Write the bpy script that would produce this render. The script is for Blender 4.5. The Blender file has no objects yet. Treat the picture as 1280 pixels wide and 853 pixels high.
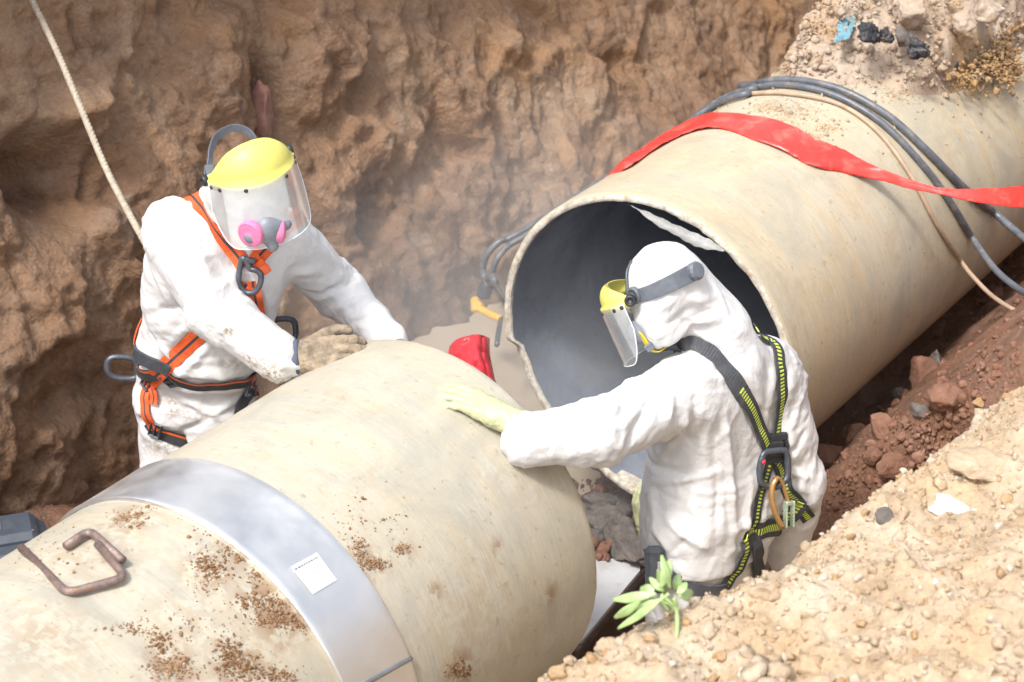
import bpy, math, random
import numpy as np
from mathutils import Vector, Matrix
from mathutils.bvhtree import BVHTree

random.seed(7)
RNG = np.random.default_rng(11)
scene = bpy.context.scene
COL = scene.collection

# ------------------------------------------------------------------ camera
HC = 3.85
PITCH = 0.4876
FPX = 2568.6
cam_d = bpy.data.cameras.new("camera")
cam_d.sensor_width = 36.0
cam_d.lens = FPX / 1280.0 * 36.0
cam_d.clip_start = 0.1
cam_d.clip_end = 500.0
cam_d.dof.use_dof = True
cam_d.dof.focus_distance = 5.75
cam_d.dof.aperture_fstop = 5.0
cam = bpy.data.objects.new("camera", cam_d)
COL.objects.link(cam)
cam.location = (0, 0, HC)
cam.rotation_euler = (math.pi / 2 - PITCH, 0, 0)
scene.camera = cam

# ------------------------------------------------------------------ light
SUN_DIR = Vector((-0.32, -0.42, 0.85)).normalized()      # towards the sun
world = bpy.data.worlds.new("World")
scene.world = world
world.use_nodes = True
wn = world.node_tree
bg = wn.nodes["Background"]
sky = wn.nodes.new("ShaderNodeTexSky")
sky.sky_type = 'NISHITA'
sky.sun_disc = False
sky.sun_elevation = math.asin(SUN_DIR.z)
sky.sun_rotation = math.atan2(SUN_DIR.x, SUN_DIR.y)
sky.air_density = 1.0
sky.dust_density = 4.0
sky.ozone_density = 1.0
hsv = wn.nodes.new("ShaderNodeHueSaturation")          # thin white overcast: a pale sky
hsv.inputs['Saturation'].default_value = 0.35
wn.links.new(sky.outputs[0], hsv.inputs['Color'])
wn.links.new(hsv.outputs[0], bg.inputs[0])
bg.inputs[1].default_value = 0.15
sun_d = bpy.data.lights.new("sun", 'SUN')
sun_d.energy = 1.6
sun_d.angle = math.radians(8.0)
sun_d.color = (1.0, 0.95, 0.88)
sun = bpy.data.objects.new("sun", sun_d)
COL.objects.link(sun)
sun.rotation_euler = SUN_DIR.to_track_quat('Z', 'Y').to_euler()
scene.view_settings.view_transform = 'Standard'
scene.view_settings.look = 'None'
scene.view_settings.exposure = 0.90
scene.view_settings.gamma = 1.0
scene.render.engine = 'CYCLES'
scene.cycles.max_bounces = 8
scene.cycles.transparent_max_bounces = 12
scene.cycles.volume_bounces = 1

# ------------------------------------------------------------------ measuring helpers
CR = np.array([1.0, 0, 0])
CW = np.array([0, math.cos(PITCH), -math.sin(PITCH)])
CU = np.array([0, math.sin(PITCH), math.cos(PITCH)])
EYE = np.array([0, 0, HC])
AZ = 0.6046
AX = np.array([math.sin(AZ), math.cos(AZ), 0.0])          # along the pipes, away from the camera
RT = np.array([AX[1], -AX[0], 0.0])                       # to the right of the pipes
UPV = np.array([0, 0, 1.0])
CF = np.array([-0.2183, 4.9611, 0.6519])                  # centre of the near pipe's cut end
CB = np.array([0.4238, 5.8434, 0.7028])                   # centre of the far pipe's cut end
R = 0.55


def ray(px, py):
    d = CW + CR * (px - 640) / FPX + CU * (426.5 - py) / FPX
    return d / np.linalg.norm(d)


def P(px, py, y):
    d = ray(px, py)
    return EYE + d * (y / d[1])


def PZ(px, py, z):
    d = ray(px, py)
    return EYE + d * ((z - HC) / d[2])


def W(s, u, z):
    return CF * np.array([1, 1, 0]) + AX * s + RT * u + UPV * z


def camvec(r, u, b):
    v = CR * r + CU * u - CW * b
    return v / np.linalg.norm(v)


def cyl(px, py, C, rad):
    d = ray(px, py)
    o = EYE - C
    dp = d - AX * (d @ AX)
    op = o - AX * (o @ AX)
    A, B, Cc = dp @ dp, 2 * dp @ op, op @ op - rad * rad
    D = max(B * B - 4 * A * Cc, 0)
    return EYE + d * ((-B - math.sqrt(D)) / (2 * A))


def nrm(v):
    v = np.asarray(v, float)
    return v / (np.linalg.norm(v, axis=-1, keepdims=True) + 1e-12)


# ------------------------------------------------------------------ noise
_perm = np.random.default_rng(3).permutation(256)
_perm = np.concatenate([_perm, _perm, _perm])
_g = np.random.default_rng(4).normal(size=(256, 3))
_g /= np.linalg.norm(_g, axis=1, keepdims=True)


def nz(p, seed=0):
    p = np.asarray(p, np.float64) + seed * 17.37
    i = np.floor(p).astype(np.int64)
    f = p - i
    i &= 255
    w = f * f * f * (f * (f * 6 - 15) + 10)
    out = 0
    for dx in (0, 1):
        for dy in (0, 1):
            for dz in (0, 1):
                h = _perm[_perm[_perm[(i[:, 0] + dx) & 255] + ((i[:, 1] + dy) & 255)] + ((i[:, 2] + dz) & 255)]
                g = _g[h]
                d = (f - np.array([dx, dy, dz]))
                v = (g * d).sum(1)
                wx = w[:, 0] if dx else 1 - w[:, 0]
                wy = w[:, 1] if dy else 1 - w[:, 1]
                wz = w[:, 2] if dz else 1 - w[:, 2]
                out = out + v * wx * wy * wz
    return out * 1.6


def fbm(p, octv=4, seed=0, gain=0.5, lac=2.03):
    o, a = 0, 1.0
    for k in range(octv):
        o = o + a * nz(p * lac ** k, seed + k)
        a *= gain
    return o


def ridge(p, octv=3, seed=0, gain=0.5):
    o, a = 0, 1.0
    for k in range(octv):
        o = o + a * (1 - 2 * np.abs(nz(p * 2.07 ** k, seed + k)))
        a *= gain
    return o


def worley(p, seed=0):
    """distance to the nearest jittered cell point (F1) and to the second (F2)"""
    i = np.floor(p).astype(np.int64)
    f1 = np.full(len(p), 9.0)
    f2 = np.full(len(p), 9.0)
    for dx in (-1, 0, 1):
        for dy in (-1, 0, 1):
            for dz in (-1, 0, 1):
                c = i + np.array([dx, dy, dz])
                h = _perm[_perm[_perm[(c[:, 0] + seed) & 255] + (c[:, 1] & 255)] + (c[:, 2] & 255)]
                j = c + 0.5 + _g[h] * 0.45
                d = np.linalg.norm(p - j, axis=1)
                f2 = np.where(d < f1, f1, np.minimum(f2, d))
                f1 = np.minimum(f1, d)
    return f1, f2


def facets(p, seed=0):
    """broken faces: every jittered cell is a plane with its own tilt and height"""
    i = np.floor(p).astype(np.int64)
    f1 = np.full(len(p), 9.0)
    out = np.zeros(len(p))
    for dx in (-1, 0, 1):
        for dy in (-1, 0, 1):
            c = i + np.array([dx, dy, 0])
            h = _perm[_perm[_perm[(c[:, 0] + seed) & 255] + (c[:, 1] & 255)] + (c[:, 2] & 255)]
            off = p - (c + 0.5 + _g[h] * 0.45 * np.array([1, 1, 0]))
            off[:, 2] = 0
            d = np.abs(off[:, 0]) * 0.55 + np.linalg.norm(off, axis=1) * 0.6
            v = (off * _g[(h + 71) & 255]).sum(1) + 0.45 * _g[(h + 33) & 255][:, 0]
            m = d < f1
            out[m] = v[m]
            f1[m] = d[m]
    return out


def sstep(a, b, x):
    t = np.clip((x - a) / (b - a), 0, 1)
    return t * t * (3 - 2 * t)


# ------------------------------------------------------------------ object helpers
def mesh_np(name, V, F, smooth=True, uv=None, attrs=None):
    me = bpy.data.meshes.new(name)
    V = np.asarray(V, np.float32)
    if isinstance(F, np.ndarray):
        n = F.shape[1]
        me.vertices.add(len(V))
        me.vertices.foreach_set("co", V.ravel())
        me.loops.add(F.size)
        me.loops.foreach_set("vertex_index", F.astype(np.int32).ravel())
        me.polygons.add(len(F))
        me.polygons.foreach_set("loop_start", np.arange(0, F.size, n, dtype=np.int32))
        me.update(calc_edges=True)
        me.validate()
    else:
        me.from_pydata([tuple(map(float, v)) for v in V], [], F)
        me.update()
    if smooth:
        me.polygons.foreach_set("use_smooth", np.ones(len(me.polygons), bool))
    if uv is not None:
        lay = me.uv_layers.new(name="UVMap")
        li = np.zeros(len(me.loops), np.int32)
        me.loops.foreach_get("vertex_index", li)
        lay.data.foreach_set("uv", np.asarray(uv, np.float32)[li].ravel())
    if attrs:
        for k, v in attrs.items():
            a = me.attributes.new(k, 'FLOAT', 'POINT')
            a.data.foreach_set("value", np.asarray(v, np.float32))
    return me


def put(name, me, mat, parent=None, label=None, cat=None, group=None, kind=None, loc=None):
    o = bpy.data.objects.new(name, me)
    COL.objects.link(o)
    if me is not None and mat is not None and len(me.materials) == 0:
        me.materials.append(mat)
    if loc is not None:
        o.location = loc
    if parent is not None:
        o.parent = parent
        pm = Matrix.Translation(parent.location)
        q = parent
        while q.parent is not None:
            q = q.parent
        root = parent
        acc = Matrix.Identity(4)
        chain = []
        q = parent
        while q is not None:
            chain.append(q)
            q = q.parent
        for c in reversed(chain):
            acc = acc @ (c.matrix_parent_inverse if c.parent else Matrix.Identity(4)) @ Matrix.LocRotScale(c.location, c.rotation_euler, c.scale)
        o.matrix_parent_inverse = acc.inverted()
    for k, v in (("label", label), ("category", cat), ("group", group), ("kind", kind)):
        if v:
            o[k] = v
    return o


def thing(name, label, cat, loc, group=None):
    return put(name, None, None, None, label, cat, group, None, tuple(map(float, loc)))


class MB:
    """collects pieces into one mesh"""

    def __init__(self):
        self.V, self.F, self.U, self.n = [], [], [], 0

    def add(self, V, F, uv=None):
        V = np.asarray(V, float)
        self.V.append(V)
        self.U.append(np.zeros((len(V), 2)) if uv is None else np.asarray(uv, float))
        self.F += [tuple(int(i) + self.n for i in f) for f in F]
        self.n += len(V)
        return self

    def me(self, name, smooth=True):
        return mesh_np(name, np.concatenate(self.V), self.F, smooth, np.concatenate(self.U))


def grid_faces(n, m, wrap_m=False, flip=False):
    i, j = np.meshgrid(np.arange(n - 1), np.arange(m if wrap_m else m - 1), indexing='ij')
    j2 = (j + 1) % m
    f = np.stack([i * m + j, i * m + j2, (i + 1) * m + j2, (i + 1) * m + j], -1).reshape(-1, 4)
    return f[:, ::-1].copy() if flip else f


def catmull(pts, n=8, closed=False):
    pts = np.asarray(pts, float)
    if len(pts) < 3 and not closed:
        t = np.linspace(0, 1, n + 1)[:, None]
        return pts[0] * (1 - t) + pts[-1] * t
    L = len(pts)
    out = []
    for i in range(L if closed else L - 1):
        p0 = pts[(i - 1) % L] if closed or i > 0 else 2 * pts[0] - pts[1]
        p1, p2 = pts[i], pts[(i + 1) % L]
        p3 = pts[(i + 2) % L] if closed or i + 2 < L else 2 * pts[-1] - pts[-2]
        for k in range(n):
            t = k / n
            out.append(0.5 * (2 * p1 + (p2 - p0) * t + (2 * p0 - 5 * p1 + 4 * p2 - p3) * t * t + (3 * p1 - p0 - 3 * p2 + p3) * t ** 3))
    if not closed:
        out.append(pts[-1])
    return np.array(out)


def tangents(p, closed=False):
    if closed:
        return nrm(np.roll(p, -1, 0) - np.roll(p, 1, 0))
    t = np.gradient(p, axis=0)
    return nrm(t)


def tube(path, rad, seg=10, closed=False, caps=True, flat=None, N0=None):
    """sweep a circle (or flattened ellipse) along a path -> V, F, uv"""
    p = np.asarray(path, float)
    T = tangents(p, closed)
    n = len(p)
    rad = np.broadcast_to(np.asarray(rad, float), (n,))
    N = np.zeros((n, 3))
    a = N0 if N0 is not None else (UPV if abs(T[0] @ UPV) < 0.9 else np.array([1.0, 0, 0]))
    N[0] = nrm(a - T[0] * (a @ T[0]))
    for i in range(1, n):
        v = N[i - 1] - T[i] * (N[i - 1] @ T[i])
        N[i] = nrm(v)
    B = np.cross(T, N)
    th = np.linspace(0, 2 * np.pi, seg, endpoint=False)
    fl = 1.0 if flat is None else flat
    ring = np.cos(th)[None, :, None] * N[:, None] * fl + np.sin(th)[None, :, None] * B[:, None]
    V = (p[:, None] + ring * rad[:, None, None]).reshape(-1, 3)
    F = []
    for i in range(n if closed else n - 1):
        for j in range(seg):
            i2 = (i + 1) % n
            F.append((i * seg + j, i * seg + (j + 1) % seg, i2 * seg + (j + 1) % seg, i2 * seg + j))
    if caps and not closed:
        F.append(tuple(range(seg - 1, -1, -1)))
        F.append(tuple((n - 1) * seg + j for j in range(seg)))
    L = np.concatenate([[0], np.cumsum(np.linalg.norm(np.diff(p, axis=0), axis=1))])
    uv = np.stack([np.tile(th / 6.2832, n), np.repeat(L, seg)], 1)
    return V, F, uv


def ribbon(path, normals, width, thick=0.003, closed=False, lift=0.0):
    p = np.asarray(path, float)
    n = len(p)
    T = tangents(p, closed)
    N = nrm(np.asarray(normals, float))
    N = nrm(N - T * (N * T).sum(1, keepdims=True))
    S = np.cross(T, N)
    w = np.broadcast_to(np.asarray(width, float), (n,))[:, None] / 2
    c = p + N * lift
    e = min(0.0012, thick * 0.4)
    prof = [(-1, 0, 0), (-1, thick - e, 0), (-1, thick, e), (1, thick, -e), (1, thick - e, 0), (1, 0, 0)]
    cols = []
    us = []
    for sx, h, ins in prof:
        cols.append(c + S * (sx * w + ins) + N * h)
        us.append(0.5 + 0.5 * sx)
    V = np.stack(cols, 1).reshape(-1, 3)
    m = len(prof)
    L = np.concatenate([[0], np.cumsum(np.linalg.norm(np.diff(p, axis=0), axis=1))])
    uv = np.stack([np.tile(us, n), np.repeat(L, m)], 1)
    F = []
    for i in range(n if closed else n - 1):
        i2 = (i + 1) % n
        for j in range(m):
            F.append((i * m + j, i * m + (j + 1) % m, i2 * m + (j + 1) % m, i2 * m + j))
    if not closed:
        F.append(tuple(range(m - 1, -1, -1)))
        F.append(tuple((n - 1) * m + j for j in range(m)))
    return V, F, uv


def cbox(c, ax, ay, az, sx, sy, sz, b=0.004):
    """chamfered box; ax/ay/az unit axes, full sizes"""
    c = np.asarray(c, float)
    M = np.stack([nrm(ax), nrm(ay), nrm(az)])
    h = np.array([sx, sy, sz]) / 2
    b = min(b, h.min() * 0.9)
    V = []
    idx = {}
    for x in (-1, 1):
        for y in (-1, 1):
            for z in (-1, 1):
                s = np.array([x, y, z])
                for k in range(3):
                    q = s * (h - b)
                    q[k] = s[k] * h[k]
                    idx[(x, y, z, k)] = len(V)
                    V.append(q @ M + c)
    F = []
    for k in range(3):
        a, bb = [i for i in range(3) if i != k]
        for s in (-1, 1):
            f = []
            for (p, q) in ((-1, -1), (1, -1), (1, 1), (-1, 1)):
                t = [0, 0, 0]
                t[k] = s
                t[a] = p
                t[bb] = q
                f.append(idx[(t[0], t[1], t[2], k)])
            F.append(f)
    for k in range(3):
        a, bb = [i for i in range(3) if i != k]
        for p in (-1, 1):
            for q in (-1, 1):
                f = []
                for s, kk in ((-1, a), (1, a), (1, bb), (-1, bb)):
                    t = [0, 0, 0]
                    t[k] = s
                    t[a] = p
                    t[bb] = q
                    f.append(idx[(t[0], t[1], t[2], kk)])
                F.append(f)
    for x in (-1, 1):
        for y in (-1, 1):
            for z in (-1, 1):
                F.append([idx[(x, y, z, k)] for k in range(3)])
    V = np.array(V)
    ctr = V.mean(0)
    G = []
    for f in F:
        n = np.cross(V[f[1]] - V[f[0]], V[f[2]] - V[f[0]])
        G.append(tuple(f) if n @ (V[list(f)].mean(0) - ctr) > 0 else tuple(reversed(f)))
    return V, G


def disc_lathe(c, axis, prof, seg=20, ref=None):
    """revolve (radius, height) pairs about axis at c"""
    a = nrm(axis)
    x = np.cross(a, ref if ref is not None else (UPV if abs(a[2]) < 0.9 else CR))
    x = nrm(x)
    y = np.cross(a, x)
    th = np.linspace(0, 2 * np.pi, seg, endpoint=False)
    V = []
    for r, h in prof:
        V.append(np.asarray(c) + a * h + r * (np.cos(th)[:, None] * x + np.sin(th)[:, None] * y))
    V = np.concatenate(V)
    F = [tuple(f) for f in grid_faces(len(prof), seg, True)]
    F.append(tuple(range(seg - 1, -1, -1)))
    F.append(tuple((len(prof) - 1) * seg + j for j in range(seg)))
    return V, F


def icos(sub):
    t = (1 + 5 ** 0.5) / 2
    V = [(-1, t, 0), (1, t, 0), (-1, -t, 0), (1, -t, 0), (0, -1, t), (0, 1, t), (0, -1, -t), (0, 1, -t), (t, 0, -1), (t, 0, 1), (-t, 0, -1), (-t, 0, 1)]
    F = [(0, 11, 5), (0, 5, 1), (0, 1, 7), (0, 7, 10), (0, 10, 11), (1, 5, 9), (5, 11, 4), (11, 10, 2), (10, 7, 6), (7, 1, 8), (3, 9, 4), (3, 4, 2), (3, 2, 6), (3, 6, 8), (3, 8, 9), (4, 9, 5), (2, 4, 11), (6, 2, 10), (8, 6, 7), (9, 8, 1)]
    V = [nrm(np.array(v, float)) for v in V]
    for _ in range(sub):
        mid = {}
        G = []

        def m(a, b):
            k = (min(a, b), max(a, b))
            if k not in mid:
                mid[k] = len(V)
                V.append(nrm(V[a] + V[b]))
            return mid[k]
        for a, b, c in F:
            x, y, z = m(a, b), m(b, c), m(c, a)
            G += [(a, x, z), (b, y, x), (c, z, y), (x, y, z)]
        F = G
    return np.array(V), np.array(F)


ICO = {k: icos(k) for k in range(5)}


def rock_V(sub, seed, rough=0.25, cuts=5):
    V, F = ICO[sub]
    rg = np.random.default_rng(seed)
    Q = V.copy()
    for _ in range(cuts):
        n = nrm(rg.normal(size=3))
        d = rg.uniform(0.48, 0.82)
        ex = Q @ n - d
        Q = Q - np.outer(np.clip(ex, 0, None) * 0.9, n)
    Q = Q * (1 + rough * fbm(V * 1.3 + seed * 3.1, 2, seed % 9) + rough * 0.35 * fbm(V * 5 + seed, 3 if sub > 2 else 1, 4))[:, None]
    return Q, F


def soup(centers, sizes, sub, rg, flat=0.75, normals=None, variants=10, rough=0.3):
    """many small irregular lumps as one mesh (V, F)"""
    base = [rock_V(sub, 100 + k, rough, 9) for k in range(variants)]
    n = len(centers)
    Vs, Fs = [], []
    off = 0
    for i in range(n):
        bV, bF = base[rg.integers(variants)]
        q = nrm(rg.normal(size=4))
        a, b, c, d = q
        M = np.array([[1 - 2 * (c * c + d * d), 2 * (b * c - a * d), 2 * (b * d + a * c)],
                      [2 * (b * c + a * d), 1 - 2 * (b * b + d * d), 2 * (c * d - a * b)],
                      [2 * (b * d - a * c), 2 * (c * d + a * b), 1 - 2 * (b * b + c * c)]])
        sc = sizes[i] * np.array([1, rg.uniform(0.65, 1), rg.uniform(flat * 0.8, flat * 1.2)])
        Vs.append((bV * sc) @ M.T + centers[i])
        Fs.append(bF + off)
        off += len(bV)
    return np.concatenate(Vs), np.concatenate(Fs)


# ------------------------------------------------------------------ signed distance bodies
def sd_cone(p, a, b, ra, rb):
    ba = b - a
    L = ba @ ba
    if L < 1e-10:
        return np.linalg.norm(p - a, axis=-1) - ra
    t = np.clip(((p - a) @ ba) / L, 0, 1)
    return np.linalg.norm(p - a - t[..., None] * ba, axis=-1) - (ra + (rb - ra) * t)


class Body:
    def __init__(self):
        self.pr = []

    def add(self, a, b, ra, rb, k=0.03, tag=''):
        self.pr.append((np.asarray(a, float), np.asarray(b, float), ra, rb, k, tag))
        return self

    def d(self, p, tags=None):
        o = None
        for a, b, ra, rb, k, tag in self.pr:
            if tags and tag not in tags:
                continue
            x = sd_cone(p, a, b, ra, rb)
            if o is None:
                o = x
            else:
                h = np.clip(0.5 + 0.5 * (o - x) / k, 0, 1)
                o = o * (1 - h) + x * h - k * h * (1 - h)
        return o

    def grad(self, p, tags=None):
        e = 1e-3
        p = np.asarray(p, float)
        q = np.array([p + [e, 0, 0], p - [e, 0, 0], p + [0, e, 0], p - [0, e, 0], p + [0, 0, e], p - [0, 0, e]])
        d = self.d(q, tags)
        return nrm(np.array([d[0] - d[1], d[2] - d[3], d[4] - d[5]]))

    def march(self, px, py, tags=None):
        """first point of the body on the line of sight; misses give the closest approach"""
        d = ray(px, py)
        t, best, bt = 3.0, 9, 3.0
        for _ in range(90):
            x = self.d((EYE + d * t)[None], tags)[0]
            if x < best:
                best, bt = x, t
            if x < 4e-4 or t > 12:
                break
            t += max(x * 0.8, 5e-4)
        p = EYE + d * bt
        if best > 1e-3:
            p = p - self.grad(p, tags) * best
        return p

    def mesh(self, cell):
        A = np.array([np.minimum(a - ra, b - rb) for a, b, ra, rb, k, t in self.pr]).min(0) - 3 * cell
        B = np.array([np.maximum(a + ra, b + rb) for a, b, ra, rb, k, t in self.pr]).max(0) + 3 * cell
        n = np.ceil((B - A) / cell).astype(int) + 1
        G = np.full(n, 1.0, np.float32)
        for a, b, ra, rb, k, tag in self.pr:
            m = k + 2.5 * cell
            lo = np.maximum(((np.minimum(a - ra, b - rb) - m - A) / cell).astype(int), 0)
            hi = np.minimum(((np.maximum(a + ra, b + rb) + m - A) / cell).astype(int) + 2, n)
            xs = [A[i] + cell * np.arange(lo[i], hi[i]) for i in range(3)]
            p = np.stack(np.meshgrid(*xs, indexing='ij'), -1)
            x = sd_cone(p, a, b, ra, rb).astype(np.float32)
            sl = tuple(slice(lo[i], hi[i]) for i in range(3))
            o = G[sl]
            h = np.clip(0.5 + 0.5 * (o - x) / k, 0, 1)
            G[sl] = o * (1 - h) + x * h - k * h * (1 - h)
        return surface_nets(G, A, cell)


def surface_nets(G, A, cell):
    S = G < 0
    n = np.array(G.shape) - 1
    cnt = np.zeros(n, np.int8)
    for dx in (0, 1):
        for dy in (0, 1):
            for dz in (0, 1):
                cnt += S[dx:dx + n[0], dy:dy + n[1], dz:dz + n[2]]
    act = (cnt > 0) & (cnt < 8)
    ids = np.argwhere(act)
    num = np.full(n, -1, np.int64)
    num[act] = np.arange(len(ids))
    acc = np.zeros((len(ids), 3))
    c = np.zeros(len(ids))
    cor = [(x, y, z) for x in (0, 1) for y in (0, 1) for z in (0, 1)]
    for a in cor:
        for k in range(3):
            if a[k]:
                continue
            b = list(a)
            b[k] = 1
            va = G[ids[:, 0] + a[0], ids[:, 1] + a[1], ids[:, 2] + a[2]]
            vb = G[ids[:, 0] + b[0], ids[:, 1] + b[1], ids[:, 2] + b[2]]
            m = (va < 0) != (vb < 0)
            t = va[m] / (va[m] - vb[m])
            q = np.tile(np.array(a, float), (m.sum(), 1))
            q[:, k] = t
            acc[m] += q
            c[m] += 1
    V = (ids + acc / c[:, None]) * cell + A
    F = []
    for k in range(3):
        a, b = [(1, 2), (2, 0), (0, 1)][k]
        sl1 = [slice(None)] * 3
        sl2 = [slice(None)] * 3
        sl1[k] = slice(0, -1)
        sl2[k] = slice(1, None)
        m = S[tuple(sl1)] != S[tuple(sl2)]
        e = np.argwhere(m)
        e = e[(e[:, a] > 0) & (e[:, b] > 0) & (e[:, a] < n[a]) & (e[:, b] < n[b])]
        s = S[tuple(e.T)]

        def at(da, db):
            q = e.copy()
            q[:, a] += da
            q[:, b] += db
            return num[tuple(q.T)]
        f = np.stack([at(-1, -1), at(0, -1), at(0, 0), at(-1, 0)], 1)
        f[~s] = f[~s][:, ::-1]
        F.append(f)
    return V, np.concatenate(F)


def vnormals(V, F):
    n = np.cross(V[F[:, 2]] - V[F[:, 0]], V[F[:, -1]] - V[F[:, 1]]) if F.shape[1] == 4 else np.cross(V[F[:, 1]] - V[F[:, 0]], V[F[:, 2]] - V[F[:, 0]])
    N = np.zeros_like(V)
    for k in range(F.shape[1]):
        for j in range(3):
            N[:, j] += np.bincount(F[:, k], n[:, j], len(V))
    return nrm(N)


def relax(V, F, it=2):
    for _ in range(it):
        acc = np.zeros_like(V)
        c = np.zeros(len(V))
        m = F.shape[1]
        for k in range(m):
            i, j = F[:, k], F[:, (k + 1) % m]
            for x in range(3):
                acc[:, x] += np.bincount(i, V[j, x], len(V)) + np.bincount(j, V[i, x], len(V))
            c += np.bincount(i, minlength=len(V)) + np.bincount(j, minlength=len(V))
        V = V * 0.4 + 0.6 * acc / c[:, None]
    return V


# ------------------------------------------------------------------ materials
def new_mat(name):
    m = bpy.data.materials.new(name)
    m.use_nodes = True
    nt = m.node_tree
    return m, nt, nt.nodes["Principled BSDF"]


class N:
    def __init__(self, nt):
        self.nt = nt

    def n(self, t, **kw):
        x = self.nt.nodes.new(t)
        for k, v in kw.items():
            if k.startswith('i_'):
                x.inputs[k[2:].replace('_', ' ')].default_value = v
            else:
                setattr(x, k, v)
        return x

    def l(self, a, b):
        self.nt.links.new(a, b)

    def coord(self, kind='Object', scale=None, attr=None):
        t = self.n('ShaderNodeTexCoord')
        o = t.outputs[kind]
        if scale is not None:
            mp = self.n('ShaderNodeMapping')
            mp.inputs['Scale'].default_value = scale
            self.l(o, mp.inputs[0])
            o = mp.outputs[0]
        return o

    def noise(self, co, scale, detail=4, rough=0.55, dist=0.0):
        x = self.n('ShaderNodeTexNoise')
        x.inputs['Scale'].default_value = scale
        x.inputs['Detail'].default_value = detail
        x.inputs['Roughness'].default_value = rough
        x.inputs['Distortion'].default_value = dist
        if co is not None:
            self.l(co, x.inputs['Vector'])
        return x.outputs['Fac']

    def ramp(self, fac, stops):
        x = self.n('ShaderNodeValToRGB')
        e = x.color_ramp.elements
        while len(e) < len(stops):
            e.new(0.5)
        for el, (p, c) in zip(e, stops):
            el.position = p
            el.color = (*c, 1) if len(c) == 3 else c
        self.l(fac, x.inputs[0])
        return x.outputs[0]

    def mix(self, fac, a, b, mode='MIX'):
        x = self.n('ShaderNodeMix', data_type='RGBA', blend_type=mode)
        for s, v in ((x.inputs[0], fac), (x.inputs[6], a), (x.inputs[7], b)):
            if hasattr(v, 'is_output'):
                self.l(v, s)
            elif isinstance(v, (int, float)):
                s.default_value = v
            else:
                s.default_value = (*v, 1)
        return x.outputs[2]

    def math(self, op, a, b=0.0):
        x = self.n('ShaderNodeMath', operation=op)
        for s, v in ((x.inputs[0], a), (x.inputs[1], b)):
            if hasattr(v, 'is_output'):
                self.l(v, s)
            else:
                s.default_value = v
        return x.outputs[0]

    def attr(self, name):
        x = self.n('ShaderNodeAttribute', attribute_name=name)
        return x.outputs['Fac']

    def bump(self, h, strength, dist=0.01, prev=None):
        x = self.n('ShaderNodeBump')
        x.inputs['Strength'].default_value = strength
        x.inputs['Distance'].default_value = dist
        self.l(h, x.inputs['Height'])
        if prev is not None:
            self.l(prev, x.inputs['Normal'])
        return x.outputs[0]


def plain(name, col, rough=0.5, metal=0.0, var=0.15, scale=30.0, bump=0.0, bscale=200.0, dirt=None, coat=0.0):
    m, nt, b = new_mat(name)
    g = N(nt)
    co = g.coord('Object')
    f = g.noise(co, scale, 5, 0.6)
    dark = tuple(c * (1 - var) for c in col)
    lite = tuple(min(c * (1 + var), 0.95) for c in col)
    c = g.ramp(f, [(0.3, dark), (0.7, lite)])
    if dirt:
        f2 = g.noise(co, scale * 0.6 + 7, 6, 0.65, 0.4)
        k = g.ramp(f2, [(0.52, (0, 0, 0)), (0.68, (0.8, 0.8, 0.8))])
        c = g.mix(k, c, dirt)
    g.l(c, b.inputs['Base Color'])
    rr = g.ramp(g.noise(co, scale * 1.7, 4), [(0.3, (rough * 0.8,) * 3), (0.7, (min(rough * 1.2, 1),) * 3)])
    g.l(rr, b.inputs['Roughness'])
    b.inputs['Metallic'].default_value = metal
    b.inputs['Coat Weight'].default_value = coat
    if bump:
        g.l(g.bump(g.noise(co, bscale, 4), bump, 0.004), b.inputs['Normal'])
    return m


def earth_mat(name, cols, scale=2.2, bump=0.5, damp_shade=False, smear=None, rough=0.95, fine=1.0):
    """cols: dark, mid, light, accent"""
    m, nt, b = new_mat(name)
    g = N(nt)
    co = g.coord('Object')
    f1 = g.noise(co, scale, 8, 0.62, 0.5)
    c = g.ramp(f1, [(0.30, cols[0]), (0.48, cols[1]), (0.66, cols[2])])
    f2 = g.noise(co, scale * 0.55 + 0.3, 5, 0.6, 0.8)
    k = g.ramp(f2, [(0.50, (0, 0, 0)), (0.66, (0.75, 0.75, 0.75))])
    c = g.mix(k, c, cols[3])
    if len(cols) > 4:
        f5 = g.noise(co, scale * 1.3 + 2.3, 6, 0.65, 0.3)
        k5 = g.ramp(f5, [(0.54, (0, 0, 0)), (0.68, (0.7, 0.7, 0.7))])
        c = g.mix(k5, c, cols[4])
    if smear:
        co2 = g.coord('Object', (4.0, 4.0, 1.3))
        f3 = g.noise(co2, 0.9, 7, 0.62, 0.8)
        k3 = g.ramp(f3, [(0.55, (0, 0, 0)), (0.68, (0.40, 0.40, 0.40))])
        c = g.mix(k3, c, smear)
    f4 = g.noise(co, 55 * fine, 6, 0.7)
    c = g.mix(0.6, c, g.ramp(f4, [(0.25, (0.45, 0.45, 0.45)), (0.75, (1.0, 1.0, 1.0))]), 'MULTIPLY')
    if damp_shade:
        d = g.attr('damp_shade')  # damp earth low on the wall, plus shade painted in its hollows
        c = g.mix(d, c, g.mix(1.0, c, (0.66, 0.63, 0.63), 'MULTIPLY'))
    g.l(c, b.inputs['Base Color'])
    b.inputs['Roughness'].default_value = rough
    b.inputs['Specular IOR Level'].default_value = 0.15
    v = g.n('ShaderNodeTexVoronoi')
    v.inputs['Scale'].default_value = 60 * fine
    g.l(co, v.inputs['Vector'])
    h = g.math('ADD', g.math('MULTIPLY', g.noise(co, 38 * fine, 8, 0.7), 1.0), g.math('MULTIPLY', v.outputs['Distance'], 0.35))
    b1 = g.bump(h, bump, 0.02)
    g.l(g.bump(g.noise(co, 190 * fine, 5, 0.65), bump * 0.6, 0.006, b1), b.inputs['Normal'])
    return m


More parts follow.
